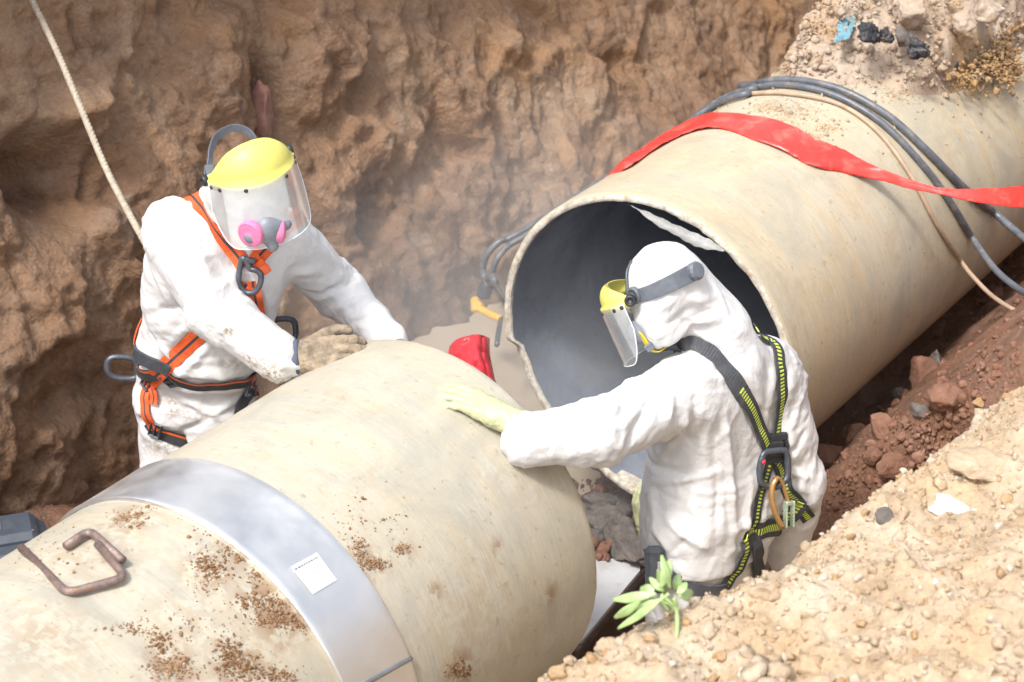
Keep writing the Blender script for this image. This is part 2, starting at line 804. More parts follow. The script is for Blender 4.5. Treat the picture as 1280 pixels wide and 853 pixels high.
M = {}
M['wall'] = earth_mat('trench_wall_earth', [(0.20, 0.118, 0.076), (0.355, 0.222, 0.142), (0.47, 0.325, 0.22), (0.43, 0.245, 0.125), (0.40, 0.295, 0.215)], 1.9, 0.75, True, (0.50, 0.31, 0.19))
M['floor'] = earth_mat('trench_floor_mud', [(0.13, 0.075, 0.053), (0.24, 0.135, 0.092), (0.34, 0.20, 0.14), (0.30, 0.145, 0.08)], 3.5, 0.8, False)
M['mound'] = earth_mat('sandy_spoil', [(0.47, 0.345, 0.225), (0.61, 0.475, 0.335), (0.70, 0.59, 0.455), (0.62, 0.445, 0.275)], 7.0, 0.6)
M['ground'] = earth_mat('ground_earth', [(0.25, 0.17, 0.10), (0.36, 0.26, 0.16), (0.46, 0.34, 0.22), (0.33, 0.21, 0.12)], 1.0, 0.5)
M['pile'] = earth_mat('pale_spoil', [(0.36, 0.27, 0.20), (0.52, 0.41, 0.32), (0.62, 0.52, 0.42), (0.52, 0.31, 0.13)], 4.0, 0.5)
M['crumb'] = earth_mat('brown_crumbs', [(0.22, 0.12, 0.06), (0.34, 0.20, 0.11), (0.42, 0.27, 0.16), (0.30, 0.15, 0.07)], 9.0, 0.4)
M['stone_red'] = earth_mat('reddish_stone', [(0.18, 0.095, 0.066), (0.29, 0.155, 0.105), (0.37, 0.21, 0.15), (0.33, 0.15, 0.085)], 7.0, 0.6)
M['stone_grey'] = earth_mat('grey_stone', [(0.12, 0.10, 0.09), (0.20, 0.175, 0.16), (0.30, 0.265, 0.24), (0.20, 0.15, 0.12)], 8.0, 0.6)
M['stone_white'] = earth_mat('white_stone', [(0.62, 0.58, 0.52), (0.72, 0.69, 0.63), (0.78, 0.76, 0.72), (0.64, 0.55, 0.42)], 9.0, 0.3)
M['stone_pink'] = earth_mat('pinkish_stone', [(0.22, 0.12, 0.09), (0.33, 0.17, 0.135), (0.38, 0.24, 0.19), (0.20, 0.14, 0.10)], 8.0, 0.4)


def pipe_mat(name, base, warm, grey, stain, bumps=0.25):
    m, nt, b = new_mat(name)
    g = N(nt)
    uvn = g.coord('UV')
    mp = g.n('ShaderNodeMapping')
    mp.inputs['Scale'].default_value = (0.5, 6.0, 1.0)        # wound streaks run round the pipe
    g.l(uvn, mp.inputs[0])
    f1 = g.noise(mp.outputs[0], 3.0, 7, 0.65, 0.3)
    c = g.ramp(f1, [(0.30, grey), (0.48, base), (0.70, warm)])
    co = g.coord('Object')
    f2 = g.noise(co, 2.2, 5, 0.6, 0.6)
    c = g.mix(g.ramp(f2, [(0.42, (0, 0, 0)), (0.66, (0.6, 0.6, 0.6))]), c, warm)
    f3 = g.noise(co, 5.2, 8, 0.72, 0.9)
    c = g.mix(g.ramp(f3, [(0.53, (0, 0, 0)), (0.68, (0.5, 0.5, 0.5))]), c, stain)
    mp2 = g.n('ShaderNodeMapping')
    mp2.inputs['Scale'].default_value = (2.2, 14.0, 1.0)
    mp2.inputs['Rotation'].default_value = (0, 0, 0.5)
    g.l(uvn, mp2.inputs[0])
    f4 = g.noise(mp2.outputs[0], 6.0, 8, 0.75, 0.3)
    c = g.mix(g.ramp(f4, [(0.54, (0, 0, 0)), (0.64, (0.5, 0.5, 0.5))]), c, tuple(min(x * 1.18, 0.85) for x in base))
    f5 = g.noise(co, 42, 6, 0.7)
    c = g.mix(g.ramp(f5, [(0.59, (0, 0, 0)), (0.68, (0.55, 0.55, 0.55))]), c, tuple(x * 0.62 for x in stain))
    # scratches along and across, pale scuffs, brown film where mud was wiped
    mp3 = g.n('ShaderNodeMapping')
    mp3.inputs['Scale'].default_value = (1.2, 26.0, 1.0)
    mp3.inputs['Rotation'].default_value = (0, 0, -0.9)
    g.l(uvn, mp3.inputs[0])
    f6 = g.noise(mp3.outputs[0], 5.0, 6, 0.7, 0.2)
    c = g.mix(g.ramp(f6, [(0.55, (0, 0, 0)), (0.63, (0.20, 0.20, 0.20))]), c, tuple(x * 0.75 for x in grey))
    f7 = g.noise(co, 3.1, 7, 0.68, 1.2)
    c = g.mix(g.ramp(f7, [(0.46, (0, 0, 0)), (0.64, (0.55, 0.55, 0.55))]), c, tuple(x * 0.80 for x in grey))
    fm = g.math('MULTIPLY', g.attr('film'), g.ramp(g.noise(co, 24, 6, 0.68, 0.4), [(0.44, (0, 0, 0)), (0.54, (1, 1, 1))]))
    c = g.mix(fm, c, (0.27, 0.155, 0.080))
    g.l(c, b.inputs['Base Color'])
    g.l(g.ramp(f3, [(0.35, (0.42,) * 3), (0.7, (0.7,) * 3)]), b.inputs['Roughness'])
    b.inputs['Specular IOR Level'].default_value = 0.4
    b1 = g.bump(g.noise(mp.outputs[0], 14, 6, 0.6), bumps, 0.006)
    g.l(g.bump(g.noise(co, 160, 4), bumps * 0.5, 0.002, b1), b.inputs['Normal'])
    return m


M['pipe_near'] = pipe_mat('cream_pipe_near', (0.485, 0.455, 0.375), (0.49, 0.425, 0.31), (0.42, 0.41, 0.355), (0.42, 0.325, 0.21))
M['pipe_far'] = pipe_mat('cream_pipe_far', (0.52, 0.465, 0.355), (0.51, 0.405, 0.25), (0.43, 0.405, 0.335), (0.42, 0.29, 0.155))
M['pipe_in'] = plain('dark_pipe_lining', (0.20, 0.225, 0.275), 0.75, 0, 0.35, 5.0, 0.4, 60, (0.20, 0.20, 0.20))
M['rim'] = plain('frayed_glassfibre_rim', (0.60, 0.56, 0.48), 0.9, 0, 0.35, 45, 0.9, 260, (0.40, 0.27, 0.15))
M['flap'] = plain('torn_lining', (0.33, 0.33, 0.32), 0.8, 0, 0.15, 14, 0.5, 120)
M['steel'] = plain('brushed_steel', (0.92, 0.93, 0.94), 0.46, 1.0, 0.10, 5, 0.06, 40)
M['steel_dark'] = plain('steel_edge', (0.45, 0.46, 0.48), 0.35, 1.0, 0.2, 20)
M['rust'] = plain('rusty_bar', (0.27, 0.205, 0.185), 0.55, 0.55, 0.3, 60, 0.4, 250, (0.30, 0.17, 0.10))
M['sticker'] = plain('white_sticker', (0.72, 0.73, 0.76), 0.5, 0, 0.03)
M['print'] = plain('grey_print', (0.20, 0.21, 0.23), 0.6, 0, 0.3, 300)
M['print_pale'] = plain('pale_grey_print', (0.40, 0.41, 0.45), 0.6, 0, 0.15, 300)
M['cable'] = plain('dark_cable', (0.11, 0.12, 0.14), 0.35, 0, 0.3, 25, 0.1, 90, (0.25, 0.21, 0.17))
M['cable_tan'] = plain('tan_cable', (0.42, 0.30, 0.21), 0.55, 0, 0.2, 25, 0.1, 90)
M['rope'] = plain('pale_rope', (0.42, 0.36, 0.285), 0.8, 0, 0.2, 50, 0.5, 160)
M['board'] = plain('white_board', (0.56, 0.57, 0.59), 0.45, 0, 0.08, 6, 0.2, 40, (0.45, 0.43, 0.41))
M['timber'] = plain('dark_timber', (0.13, 0.095, 0.075), 0.8, 0, 0.3, 20, 0.6, 80)
M['black'] = plain('black_plastic', (0.025, 0.027, 0.032), 0.4, 0, 0.3, 40)
M['ring'] = plain('dark_steel_ring', (0.09, 0.10, 0.12), 0.35, 0.4, 0.3, 50, 0.2, 200)
M['grey_plastic'] = plain('grey_blue_plastic', (0.065, 0.08, 0.105), 0.5, 0, 0.15, 20, 0.15, 220, (0.10, 0.105, 0.11))
M['grey_light'] = plain('light_grey_plastic', (0.42, 0.43, 0.44), 0.5, 0, 0.1, 20)
M['amber'] = plain('amber_panel', (0.78, 0.44, 0.06), 0.5, 0, 0.1, 20)
M['yellow'] = plain('yellow_brow', (0.70, 0.66, 0.16), 0.40, 0, 0.06, 12, 0.05, 200)
M['yellow2'] = plain('yellow_plastic', (0.80, 0.60, 0.05), 0.4, 0, 0.08, 20)
M['band'] = plain('grey_headband', (0.12, 0.135, 0.16), 0.45, 0, 0.2, 40, 0.1, 150)
M['pink'] = plain('pink_filter', (0.66, 0.20, 0.38), 0.6, 0, 0.12, 60, 0.2, 300)
M['mask'] = plain('grey_rubber_mask', (0.20, 0.22, 0.26), 0.45, 0, 0.12, 30)
M['skin'] = plain('skin', (0.48, 0.28, 0.20), 0.5, 0, 0.08, 40, 0.15, 300)
M['eye'] = plain('eye_white', (0.7, 0.68, 0.64), 0.2, 0, 0.04)
M['boot'] = plain('muddy_boot', (0.05, 0.045, 0.04), 0.6, 0, 0.3, 20, 0.3, 80, (0.20, 0.12, 0.075))
M['glove_g'] = plain('pale_green_rubber', (0.48, 0.50, 0.30), 0.5, 0, 0.10, 30, 0.2, 140, (0.52, 0.52, 0.30))
M['glove_t'] = plain('muddy_tan_glove', (0.30, 0.235, 0.165), 0.85, 0, 0.4, 30, 0.6, 160, (0.09, 0.08, 0.075))
M['cuff'] = plain('blue_grey_cuff', (0.10, 0.12, 0.17), 0.8, 0, 0.2, 60, 0.4, 300)
M['cuff_blue'] = plain('blue_cuff', (0.16, 0.22, 0.50), 0.8, 0, 0.2, 60, 0.4, 300)
M['red_hose'] = plain('red_layflat_hose', (0.66, 0.05, 0.04), 0.30, 0, 0.12, 6, 0.35, 40, (0.68, 0.17, 0.13))
M['red_bag'] = plain('red_plastic', (0.66, 0.04, 0.055), 0.4, 0, 0.15, 12, 0.4, 40)
M['blue_rag'] = plain('blue_rag', (0.17, 0.33, 0.40), 0.7, 0, 0.25, 40, 0.4, 160)
M['black_scrap'] = plain('black_scrap', (0.03, 0.03, 0.037), 0.55, 0, 0.4, 30, 0.6, 90, (0.25, 0.2, 0.16))
M['leaf'] = plain('succulent_leaf', (0.34, 0.47, 0.20), 0.4, 0, 0.25, 25, 0.1, 90)
M['gold'] = plain('tan_anodised_hook', (0.46, 0.27, 0.11), 0.35, 0.5, 0.12, 20)
M['gate'] = plain('green_silver_gate', (0.55, 0.66, 0.52), 0.3, 0.7, 0.1, 20)
M['red_dot'] = plain('red_rivet', (0.75, 0.02, 0.06), 0.4, 0, 0.05)
M['pouch'] = plain('dark_webbing_pouch', (0.05, 0.055, 0.065), 0.75, 0, 0.25, 40, 0.4, 260)
M['label_grey'] = plain('grey_label', (0.30, 0.31, 0.32), 0.7, 0, 0.2, 80)


def coverall_mat():
    m, nt, b = new_mat('white_coverall')
    g = N(nt)
    co = g.coord('Object')
    f = g.noise(co, 6, 5, 0.6)
    c = g.ramp(f, [(0.3, (0.635, 0.635, 0.645)), (0.7, (0.69, 0.69, 0.69))])
    f2 = g.noise(co, 7.5, 7, 0.7, 0.5)
    c = g.mix(g.ramp(f2, [(0.56, (0, 0, 0)), (0.76, (0.28, 0.28, 0.28))]), c, (0.60, 0.55, 0.47))
    d = g.attr('dirt')
    f3 = g.noise(co, 75, 5, 0.7, 0.6)
    k = g.math('MULTIPLY', d, g.ramp(f3, [(0.44, (0, 0, 0)), (0.56, (1, 1, 1))]))
    c = g.mix(k, c, (0.30, 0.21, 0.11))
    g.l(c, b.inputs['Base Color'])
    b.inputs['Roughness'].default_value = 0.6
    b.inputs['Specular IOR Level'].default_value = 0.3
    b.inputs['Subsurface Weight'].default_value = 0.0
    v = g.n('ShaderNodeTexVoronoi', feature='DISTANCE_TO_EDGE')
    v.inputs['Scale'].default_value = 13
    mpn = g.n('ShaderNodeMix', data_type='VECTOR')
    nzn = g.n('ShaderNodeTexNoise')
    nzn.inputs['Scale'].default_value = 5
    g.l(co, nzn.inputs['Vector'])
    mpn.inputs[0].default_value = 0.28
    g.l(co, mpn.inputs[4])
    g.l(nzn.outputs['Color'], mpn.inputs[5])
    g.l(mpn.outputs[1], v.inputs['Vector'])
    h1 = g.math('MINIMUM', v.outputs['Distance'], 0.35)
    b1 = g.bump(h1, 0.05, 0.03)
    for sc, stg, dist in ((7.0, 0.14, 0.03), (17.0, 0.10, 0.014)):   # crinkles: sharp lines where the noise changes sign
        rn = g.math('ABSOLUTE', g.math('SUBTRACT', g.noise(co, sc, 3, 0.5, 0.7), 0.5))
        b1 = g.bump(g.math('MINIMUM', rn, 0.09), stg, dist * 4, b1)
    b2 = g.bump(g.noise(co, 20, 7, 0.6, 0.6), 0.15, 0.02, b1)
    g.l(g.bump(g.noise(co, 420, 3), 0.12, 0.002, b2), b.inputs['Normal'])
    return m


M['coverall'] = coverall_mat()


def strap_mat(name, base, line, kind):
    m, nt, b = new_mat(name)
    g = N(nt)
    uv = g.coord('UV')
    sp = g.n('ShaderNodeSeparateXYZ')
    g.l(uv, sp.inputs[0])
    u, v = sp.outputs[0], sp.outputs[1]
    du = g.math('ABSOLUTE', g.math('SUBTRACT', u, 0.5))
    if kind == 'centre':                                      # woven line down the middle
        k = g.math('LESS_THAN', du, 0.09)
    elif kind == 'edge':                                      # woven line near one edge
        k = g.math('LESS_THAN', g.math('ABSOLUTE', g.math('SUBTRACT', u, 0.16)), 0.10)
    elif kind == 'edge2':
        k = g.math('LESS_THAN', g.math('ABSOLUTE', g.math('SUBTRACT', u, 0.84)), 0.10)
    elif kind == 'dash':                                      # ladder of short dashes
        a = g.math('LESS_THAN', du, 0.20)
        bb = g.math('LESS_THAN', g.math('FRACT', g.math('MULTIPLY', v, 95.0)), 0.55)
        k = g.math('MULTIPLY', a, bb)
    else:
        k = None
    co = g.coord('Object')
    f = g.noise(co, 40, 5, 0.65)
    c = g.ramp(f, [(0.3, tuple(x * 0.75 for x in base)), (0.7, tuple(min(x * 1.2, 0.9) for x in base))])
    if k is not None:
        c = g.mix(k, c, line)
    f2 = g.noise(co, 14, 6, 0.7, 0.5)
    c = g.mix(g.ramp(f2, [(0.55, (0, 0, 0)), (0.75, (0.4, 0.4, 0.4))]), c, (0.30, 0.26, 0.23))
    g.l(c, b.inputs['Base Color'])
    b.inputs['Roughness'].default_value = 0.75
    wv = g.math('SINE', g.math('MULTIPLY', v, 1800.0))
    g.l(g.bump(wv, 0.25, 0.001), b.inputs['Normal'])
    return m


ORANGE = (0.74, 0.11, 0.025)
DARK = (0.045, 0.048, 0.055)
M['st_orange'] = strap_mat('orange_webbing', ORANGE, DARK, 'centre')
M['st_belt'] = strap_mat('black_orange_edge_webbing', DARK, (0.80, 0.14, 0.03), 'edge')
M['st_dash'] = strap_mat('black_webbing_green_dashes', DARK, (0.62, 0.78, 0.10), 'dash')
M['st_plain'] = strap_mat('plain_black_webbing', (0.075, 0.08, 0.092), DARK, 'none')


def visor_mat(name, lo, hi):
    m, nt, b = new_mat(name)
    g = N(nt)
    out = nt.nodes['Material Output']
    nt.nodes.remove(b)
    tr = g.n('ShaderNodeBsdfTransparent')
    tr.inputs[0].default_value = (0.93, 0.95, 0.96, 1)
    df = g.n('ShaderNodeBsdfDiffuse')
    df.inputs[0].default_value = (0.78, 0.80, 0.82, 1)
    gl = g.n('ShaderNodeBsdfGlossy')
    gl.inputs['Roughness'].default_value = 0.12
    co = g.coord('Object')
    hz = g.ramp(g.noise(co, 9, 5, 0.6), [(0.3, (lo,) * 3), (0.7, (hi,) * 3)])
    m1 = g.n('ShaderNodeMixShader')
    g.l(hz, m1.inputs[0])
    g.l(tr.outputs[0], m1.inputs[1])
    g.l(df.outputs[0], m1.inputs[2])
    lw = g.n('ShaderNodeFresnel')
    lw.inputs[0].default_value = 1.35
    m2 = g.n('ShaderNodeMixShader')
    g.l(g.math('MULTIPLY', lw.outputs[0], 0.4), m2.inputs[0])
    g.l(m1.outputs[0], m2.inputs[1])
    g.l(gl.outputs[0], m2.inputs[2])
    g.l(m2.outputs[0], out.inputs[0])
    return m


M['visor'] = visor_mat('glare_visor', 0.46, 0.68)  # milky white diffuse share paints glare onto this shield
M['visor_clear'] = visor_mat('clear_visor', 0.26, 0.42)
M['visor_edge'] = plain('visor_edge', (0.74, 0.77, 0.79), 0.25, 0, 0.05)


def water_mat():
    m, nt, b = new_mat('muddy_water')
    g = N(nt)
    co = g.coord('Object')
    c = g.ramp(g.noise(co, 2.5, 4), [(0.3, (0.38, 0.305, 0.22)), (0.7, (0.45, 0.37, 0.28))])
    g.l(c, b.inputs['Base Color'])
    b.inputs['Roughness'].default_value = 0.08
    b.inputs['IOR'].default_value = 1.33
    b.inputs['Specular IOR Level'].default_value = 0.5
    g.l(g.bump(g.noise(co, 11, 3), 0.12, 0.01), b.inputs['Normal'])
    return m


M['water'] = water_mat()

# ================================================================== SETTING
def lean(s):
    return 0.30 + 0.30 * sstep(1.0, 4.0, s)


def wall_u(s, z):
    return -1.66 - lean(s) * z - 0.10 * np.sin(s * 1.1 + 0.6)


def wallhit(px, py):
    """(s, z) of the wall's undisturbed face on a line of sight"""
    d = ray(px, py)
    t = 5.0
    for _ in range(60):
        p = EYE + d * t
        q = p - CF
        s, u = q @ AX, q @ RT
        t += max((u - wall_u(s, p[2])) * 0.5, -0.2)
    return s, p[2]


def spaced(a, b, fa, fb, fine, coarse):
    """positions from a to b, fine inside [fa, fb], growing coarser outside"""
    mid = np.arange(fa, fb, fine)
    lo, x, st = [], fa, fine
    while x > a:
        st = min(st * 1.15, coarse)
        x -= st
        lo.append(x)
    hi, x, st = [], fb, fine
    while x < b:
        hi.append(x)
        st = min(st * 1.15, coarse)
        x += st
    return np.array(lo[::-1] + list(mid) + hi)


def build_wall():
    S = spaced(-12, 16, -1.3, 5.6, 0.0125, 0.6)
    Z = np.concatenate([np.arange(-0.5, 2.0, 0.0125), np.arange(2.0, 2.32, 0.03)])
    s, z = [a.ravel() for a in np.meshgrid(S, Z, indexing='ij')]
    le = lean(s)
    u = wall_u(s, z)
    base = np.array([0.0, 0, 0]) + CF * np.array([1, 1, 0]) + AX * s[:, None] + RT * u[:, None] + UPV * z[:, None]
    nn = nrm(RT + UPV * le[:, None])
    q = np.stack([s, z, 0 * s], 1)
    cal = 1 - 0.55 * sstep(2.6, 4.2, s)                       # the far end was scraped smoother
    d = 0.10 * fbm(q * [0.9, 1.1, 1], 3, 1)
    wx = q + 0.10 * np.stack([fbm(q * 2, 2, 31), fbm(q * 2, 2, 37), 0 * s], 1)
    d += cal * 0.026 * ridge(wx * [1.9, 1.5, 1], 3, 5)
    rot = np.stack([wx[:, 0] * 0.86 + wx[:, 1] * 0.5, wx[:, 1] * 0.86 - wx[:, 0] * 0.5, wx[:, 2]], 1)
    fa = (0.45 + 0.55 * cal) * 0.062 * facets(rot * [2.3, 3.4, 1] + 3, 3)
    fa += (0.35 + 0.65 * cal) * 0.028 * facets((rot + 0.02 * np.stack([fbm(q * 9, 2, 33), fbm(q * 9, 2, 34), 0 * s], 1)) * [6.5, 9.5, 1] + 8, 13)
    fa = fa.reshape(len(S), len(Z))                            # crumbled, not knife-sharp, steps
    for _ in range(2):
        fa[1:-1] = (fa[:-2] + 2 * fa[1:-1] + fa[2:]) / 4
        fa[:, 1:-1] = (fa[:, :-2] + 2 * fa[:, 1:-1] + fa[:, 2:]) / 4
    d += fa.ravel()
    f1, f2 = worley(wx * [11, 13, 1] + 5, 9)
    d += 0.020 * np.minimum(f2 - f1, 0.5) * sstep(-0.1, 0.4, nz(q * 1.7, 51))
    f1, f2 = worley(q * [24, 28, 1] + 9, 17)
    d += 0.012 * (0.6 - f1) * (0.35 + 0.65 * sstep(-0.3, 0.3, nz(q * 3.1, 52)))
    d += 0.017 * fbm(q * [12, 14, 1], 5, 12, 0.66)
    dg = (s * 0.8 + z * 1.3)                                  # bucket scrapes
    d += 0.012 * fbm(np.stack([dg * 7, (z - s * 0.6) * 0.8, 0 * s], 1), 3, 21) * (1.2 - cal)
    # hollows, ledges and cracks where the bank shows them
    for (px, py, A, ws, wz) in ((60, 225, -0.24, 0.17, 0.17), (25, 200, -0.10, 0.12, 0.10), (85, 138, 0.09, 0.20, 0.06), (110, 160, 0.05, 0.07, 0.05),
                                (330, 118, -0.17, 0.065, 0.13), (280, 60, 0.08, 0.20, 0.15), (250, 120, 0.05, 0.13, 0.10), (385, 80, 0.05, 0.12, 0.2),
                                (452, 275, -0.11, 0.11, 0.10), (500, 190, 0.06, 0.22, 0.16), (560, 250, 0.05, 0.2, 0.1), (160, 330, -0.05, 0.03, 0.11), (87, 45, -0.05, 0.018, 0.10),
                                (640, 60, 0.07, 0.3, 0.12), (740, 120, 0.05, 0.25, 0.15), (30, 420, 0.06, 0.16, 0.10), (60, 500, -0.06, 0.15, 0.07), (130, 420, 0.05, 0.1, 0.2), (520, 330, 0.05, 0.25, 0.10)):
        s0, z0 = wallhit(px, py)
        d += A * np.exp(-((s - s0) / ws) ** 2 - ((z - z0) / wz) ** 2)
    # a talus foot that runs out over the trench floor
    d += (0.22 - 0.17 * sstep(1.0, 1.8, s)) * (1 - sstep(-0.45, 0.12, z)) ** 2
    V = base + nn * d[:, None]
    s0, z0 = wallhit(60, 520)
    damp_shade = (1 - sstep(0.18, 0.75, z + 0.35 * fbm(q * 1.6, 3, 44) + 0.16 * (s - 0.3))) * 0.85
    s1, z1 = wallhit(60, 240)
    damp_shade = np.maximum(damp_shade, 0.75 * np.exp(-((s - s1) / 0.24) ** 2 - ((z - z1) / 0.24) ** 2))  # shade painted into the colour of the big hollow
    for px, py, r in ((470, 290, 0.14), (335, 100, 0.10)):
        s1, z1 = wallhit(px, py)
        damp_shade = np.maximum(damp_shade, 0.7 * np.exp(-((s - s1) ** 2 + (z - z1) ** 2) / r ** 2))  # shade painted into the nook and the stone's cavity
    F = grid_faces(len(S), len(Z), flip=True)
    me = mesh_np('trench_wall', V, F, True, attrs={'damp_shade': damp_shade})
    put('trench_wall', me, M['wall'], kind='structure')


build_wall()


def mound_crest(s):
    uc = np.interp(s, [-6, -3, -1.17, -0.65, 0.17, 1.2, 3, 12], [0.95, 0.98, 1.13, 1.43, 1.60, 1.78, 1.95, 2.2])
    zc = np.interp(s, [-6, -3, -1.17, -0.65, 0.17, 1.2, 3, 12], [1.23, 1.23, 1.285, 1.395, 1.48, 1.57, 1.62, 1.67])
    return uc, zc


def floor_z(s, u):
    z = np.full(s.shape, -0.22)
    z -= 0.24 * np.exp(-((s - 0.45) / 0.55) ** 2 - ((u - 0.62) / 0.42) ** 2)
    z += 0.20 * np.exp(-((s - 1.75) / 0.55) ** 2 - (u / 0.55) ** 2)               # earth under the far pipe
    z -= 0.10 * sstep(0.7, 1.5, s) * (1 - sstep(-0.95, -0.6, u))                   # puddle basin
    z += 0.30 * (1 - sstep(-1.75, -1.05, u)) * (1 - sstep(-0.1, 0.7, s))
    far = sstep(0.85, 1.2, s)
    zr_far = np.interp(u, [-9, -0.55, 0.30, 0.48, 0.64, 1.0, 1.6, 2.2, 9], [-0.6, -0.45, 0.04, 0.20, 0.40, 0.82, 1.42, 1.50, 1.5])
    zr_near = np.interp(u, [-9, 0.85, 1.02, 1.45, 2.2, 9], [-0.6, -0.5, -0.1, 1.0, 1.2, 1.2])
    zr = zr_far * far + zr_near * (1 - far)
    return np.maximum(z, zr)


def build_floor():
    S = spaced(-12, 16, -0.4, 4.6, 0.016, 0.6)
    U = np.concatenate([np.arange(-2.3, -0.6, 0.03), np.arange(-0.6, 1.75, 0.016), np.arange(1.75, 2.6, 0.06)])
    s, u = [a.ravel() for a in np.meshgrid(S, U, indexing='ij')]
    z = floor_z(s, u)
    q = np.stack([s, u, 0 * s], 1)
    z = z + 0.03 * fbm(q * 2.4, 3, 60) + 0.018 * fbm(q * 9, 3, 61)
    f1, f2 = worley(q * [11, 11, 1], 5)
    z += 0.030 * (0.55 - f1) * sstep(-0.3, 0.4, nz(q * 2.3, 63))
    f1, f2 = worley(q * [27, 27, 1], 6)
    z += 0.014 * (0.55 - f1)
    V = CF * np.array([1, 1, 0]) + AX * s[:, None] + RT * u[:, None] + UPV * z[:, None]
    me = mesh_np('trench_floor', V, grid_faces(len(S), len(U), flip=True))
    put('trench_floor', me, M['floor'], kind='structure')


build_floor()


def mound_base(s, u):
    uc, zc = mound_crest(s)
    x = u - uc
    top = zc + 0.22 * np.clip(x, 0, 2.2)
    side = zc + 1.9 * x
    k = 0.16
    h = np.clip(0.5 + 0.5 * (side - top) / k, 0, 1)
    z = side * (1 - h) + top * h - k * h * (1 - h)
    return z + 0.03


def mound_disp(s, u):
    q = np.stack([s, u, 0 * s], 1)
    z = 0.045 * fbm(q * 2.0, 3, 70)
    f1, f2 = worley(q * [4.5, 4.5, 1] + 2, 7)
    z += 0.075 * (0.6 - f1)
    f1, f2 = worley(q * [11, 11, 1] + 4, 8)
    z += 0.045 * (0.6 - f1) * (0.3 + 0.7 * sstep(-0.3, 0.3, nz(q * 3, 75)))
    f1, f2 = worley(q * [26, 26, 1] + 4, 9)
    z += 0.020 * (0.6 - f1)
    z += 0.018 * fbm(q * 16, 4, 71, 0.6)
    return z


def mound_z(s, u):
    s, u = np.atleast_1d(np.asarray(s, float)), np.atleast_1d(np.asarray(u, float))
    return mound_base(s, u) + mound_disp(s, u)


def build_mound():
    S = spaced(-8, 9, -2.6, 1.5, 0.0125, 0.4)
    U = np.concatenate([np.arange(0.55, 3.0, 0.0125), np.arange(3.0, 6.2, 0.2)])
    s, u = [a.ravel() for a in np.meshgrid(S, U, indexing='ij')]
    z = mound_base(s, u) + mound_disp(s, u)
    z = np.maximum(z, floor_z(s, u) - 0.25)
    V = CF * np.array([1, 1, 0]) + AX * s[:, None] + RT * u[:, None] + UPV * z[:, None]
    put('soil_mound', mesh_np('soil_mound', V, grid_faces(len(S), len(U), flip=True)), M['mound'], kind='structure')


build_mound()


def march_surface(px, py, fn, t0, t1, step=0.025):
    px, py = np.atleast_1d(np.asarray(px, float)), np.atleast_1d(np.asarray(py, float))
    d = np.stack([ray(a, b) for a, b in zip(px, py)])
    t = np.full(len(d), t0)
    lo = t.copy()
    live = np.ones(len(d), bool)

    def gap(t, m):
        p = EYE + d[m] * t[m][:, None]
        q = p - CF
        return p[:, 2] - fn(q @ AX, q @ RT)
    allm = np.ones(len(d), bool)
    while live.any() and t[live].min() < t1:
        below = np.zeros(len(d), bool)
        below[live] = gap(t, live) < 0
        live &= ~below
        lo[live] = t[live]
        t[live] += step
        live &= t < t1
    hi = t
    for _ in range(6):
        mid = (lo + hi) / 2
        b = gap(mid, allm) < 0
        hi = np.where(b, mid, hi)
        lo = np.where(b, lo, mid)
    return EYE + d * hi[:, None]


def mhit(px, py):
    """point of the mound on a line of sight"""
    return march_surface(px, py, mound_z, 2.8, 6.5)[0]


def build_banks():
    for lo, hi, z0, z1, nm in ((-60, -2.05, 2.15, 2.2, 'ground'), (5.9, 60, 2.08, 2.05, 'ground')):
        S = np.concatenate([np.linspace(-60, -12, 12), np.linspace(-10, 16, 60), np.linspace(18, 60, 12)])
        U = np.linspace(lo, hi, 60)
        s, u = [a.ravel() for a in np.meshgrid(S, U, indexing='ij')]
        q = np.stack([s, u, 0 * s], 1)
        z = z0 + 0.08 * fbm(q * 0.4, 4, 80)
        V = CF * np.array([1, 1, 0]) + AX * s[:, None] + RT * u[:, None] + UPV * z[:, None]
        put(nm, mesh_np(nm, V, grid_faces(len(S), len(U), flip=True)), M['ground'], kind='structure')


build_banks()

# puddle along the foot of the bank
th = np.linspace(0, 2 * np.pi, 60, endpoint=False)
pr = 1 + 0.12 * np.sin(3 * th + 1) + 0.07 * np.sin(5 * th)
pc = np.stack([2.6 + 2.2 * pr * np.cos(th), -1.30 + 1.05 * pr * np.sin(th)], 1)
V = np.array([W(2.6, -1.25, -0.125)] + [W(a, b, -0.125) for a, b in pc])
F = [(0, (i + 1) % 60 + 1, i + 1) for i in range(60)]
put('puddle_water', mesh_np('puddle_water', V, F, False), M['water'], kind='structure')


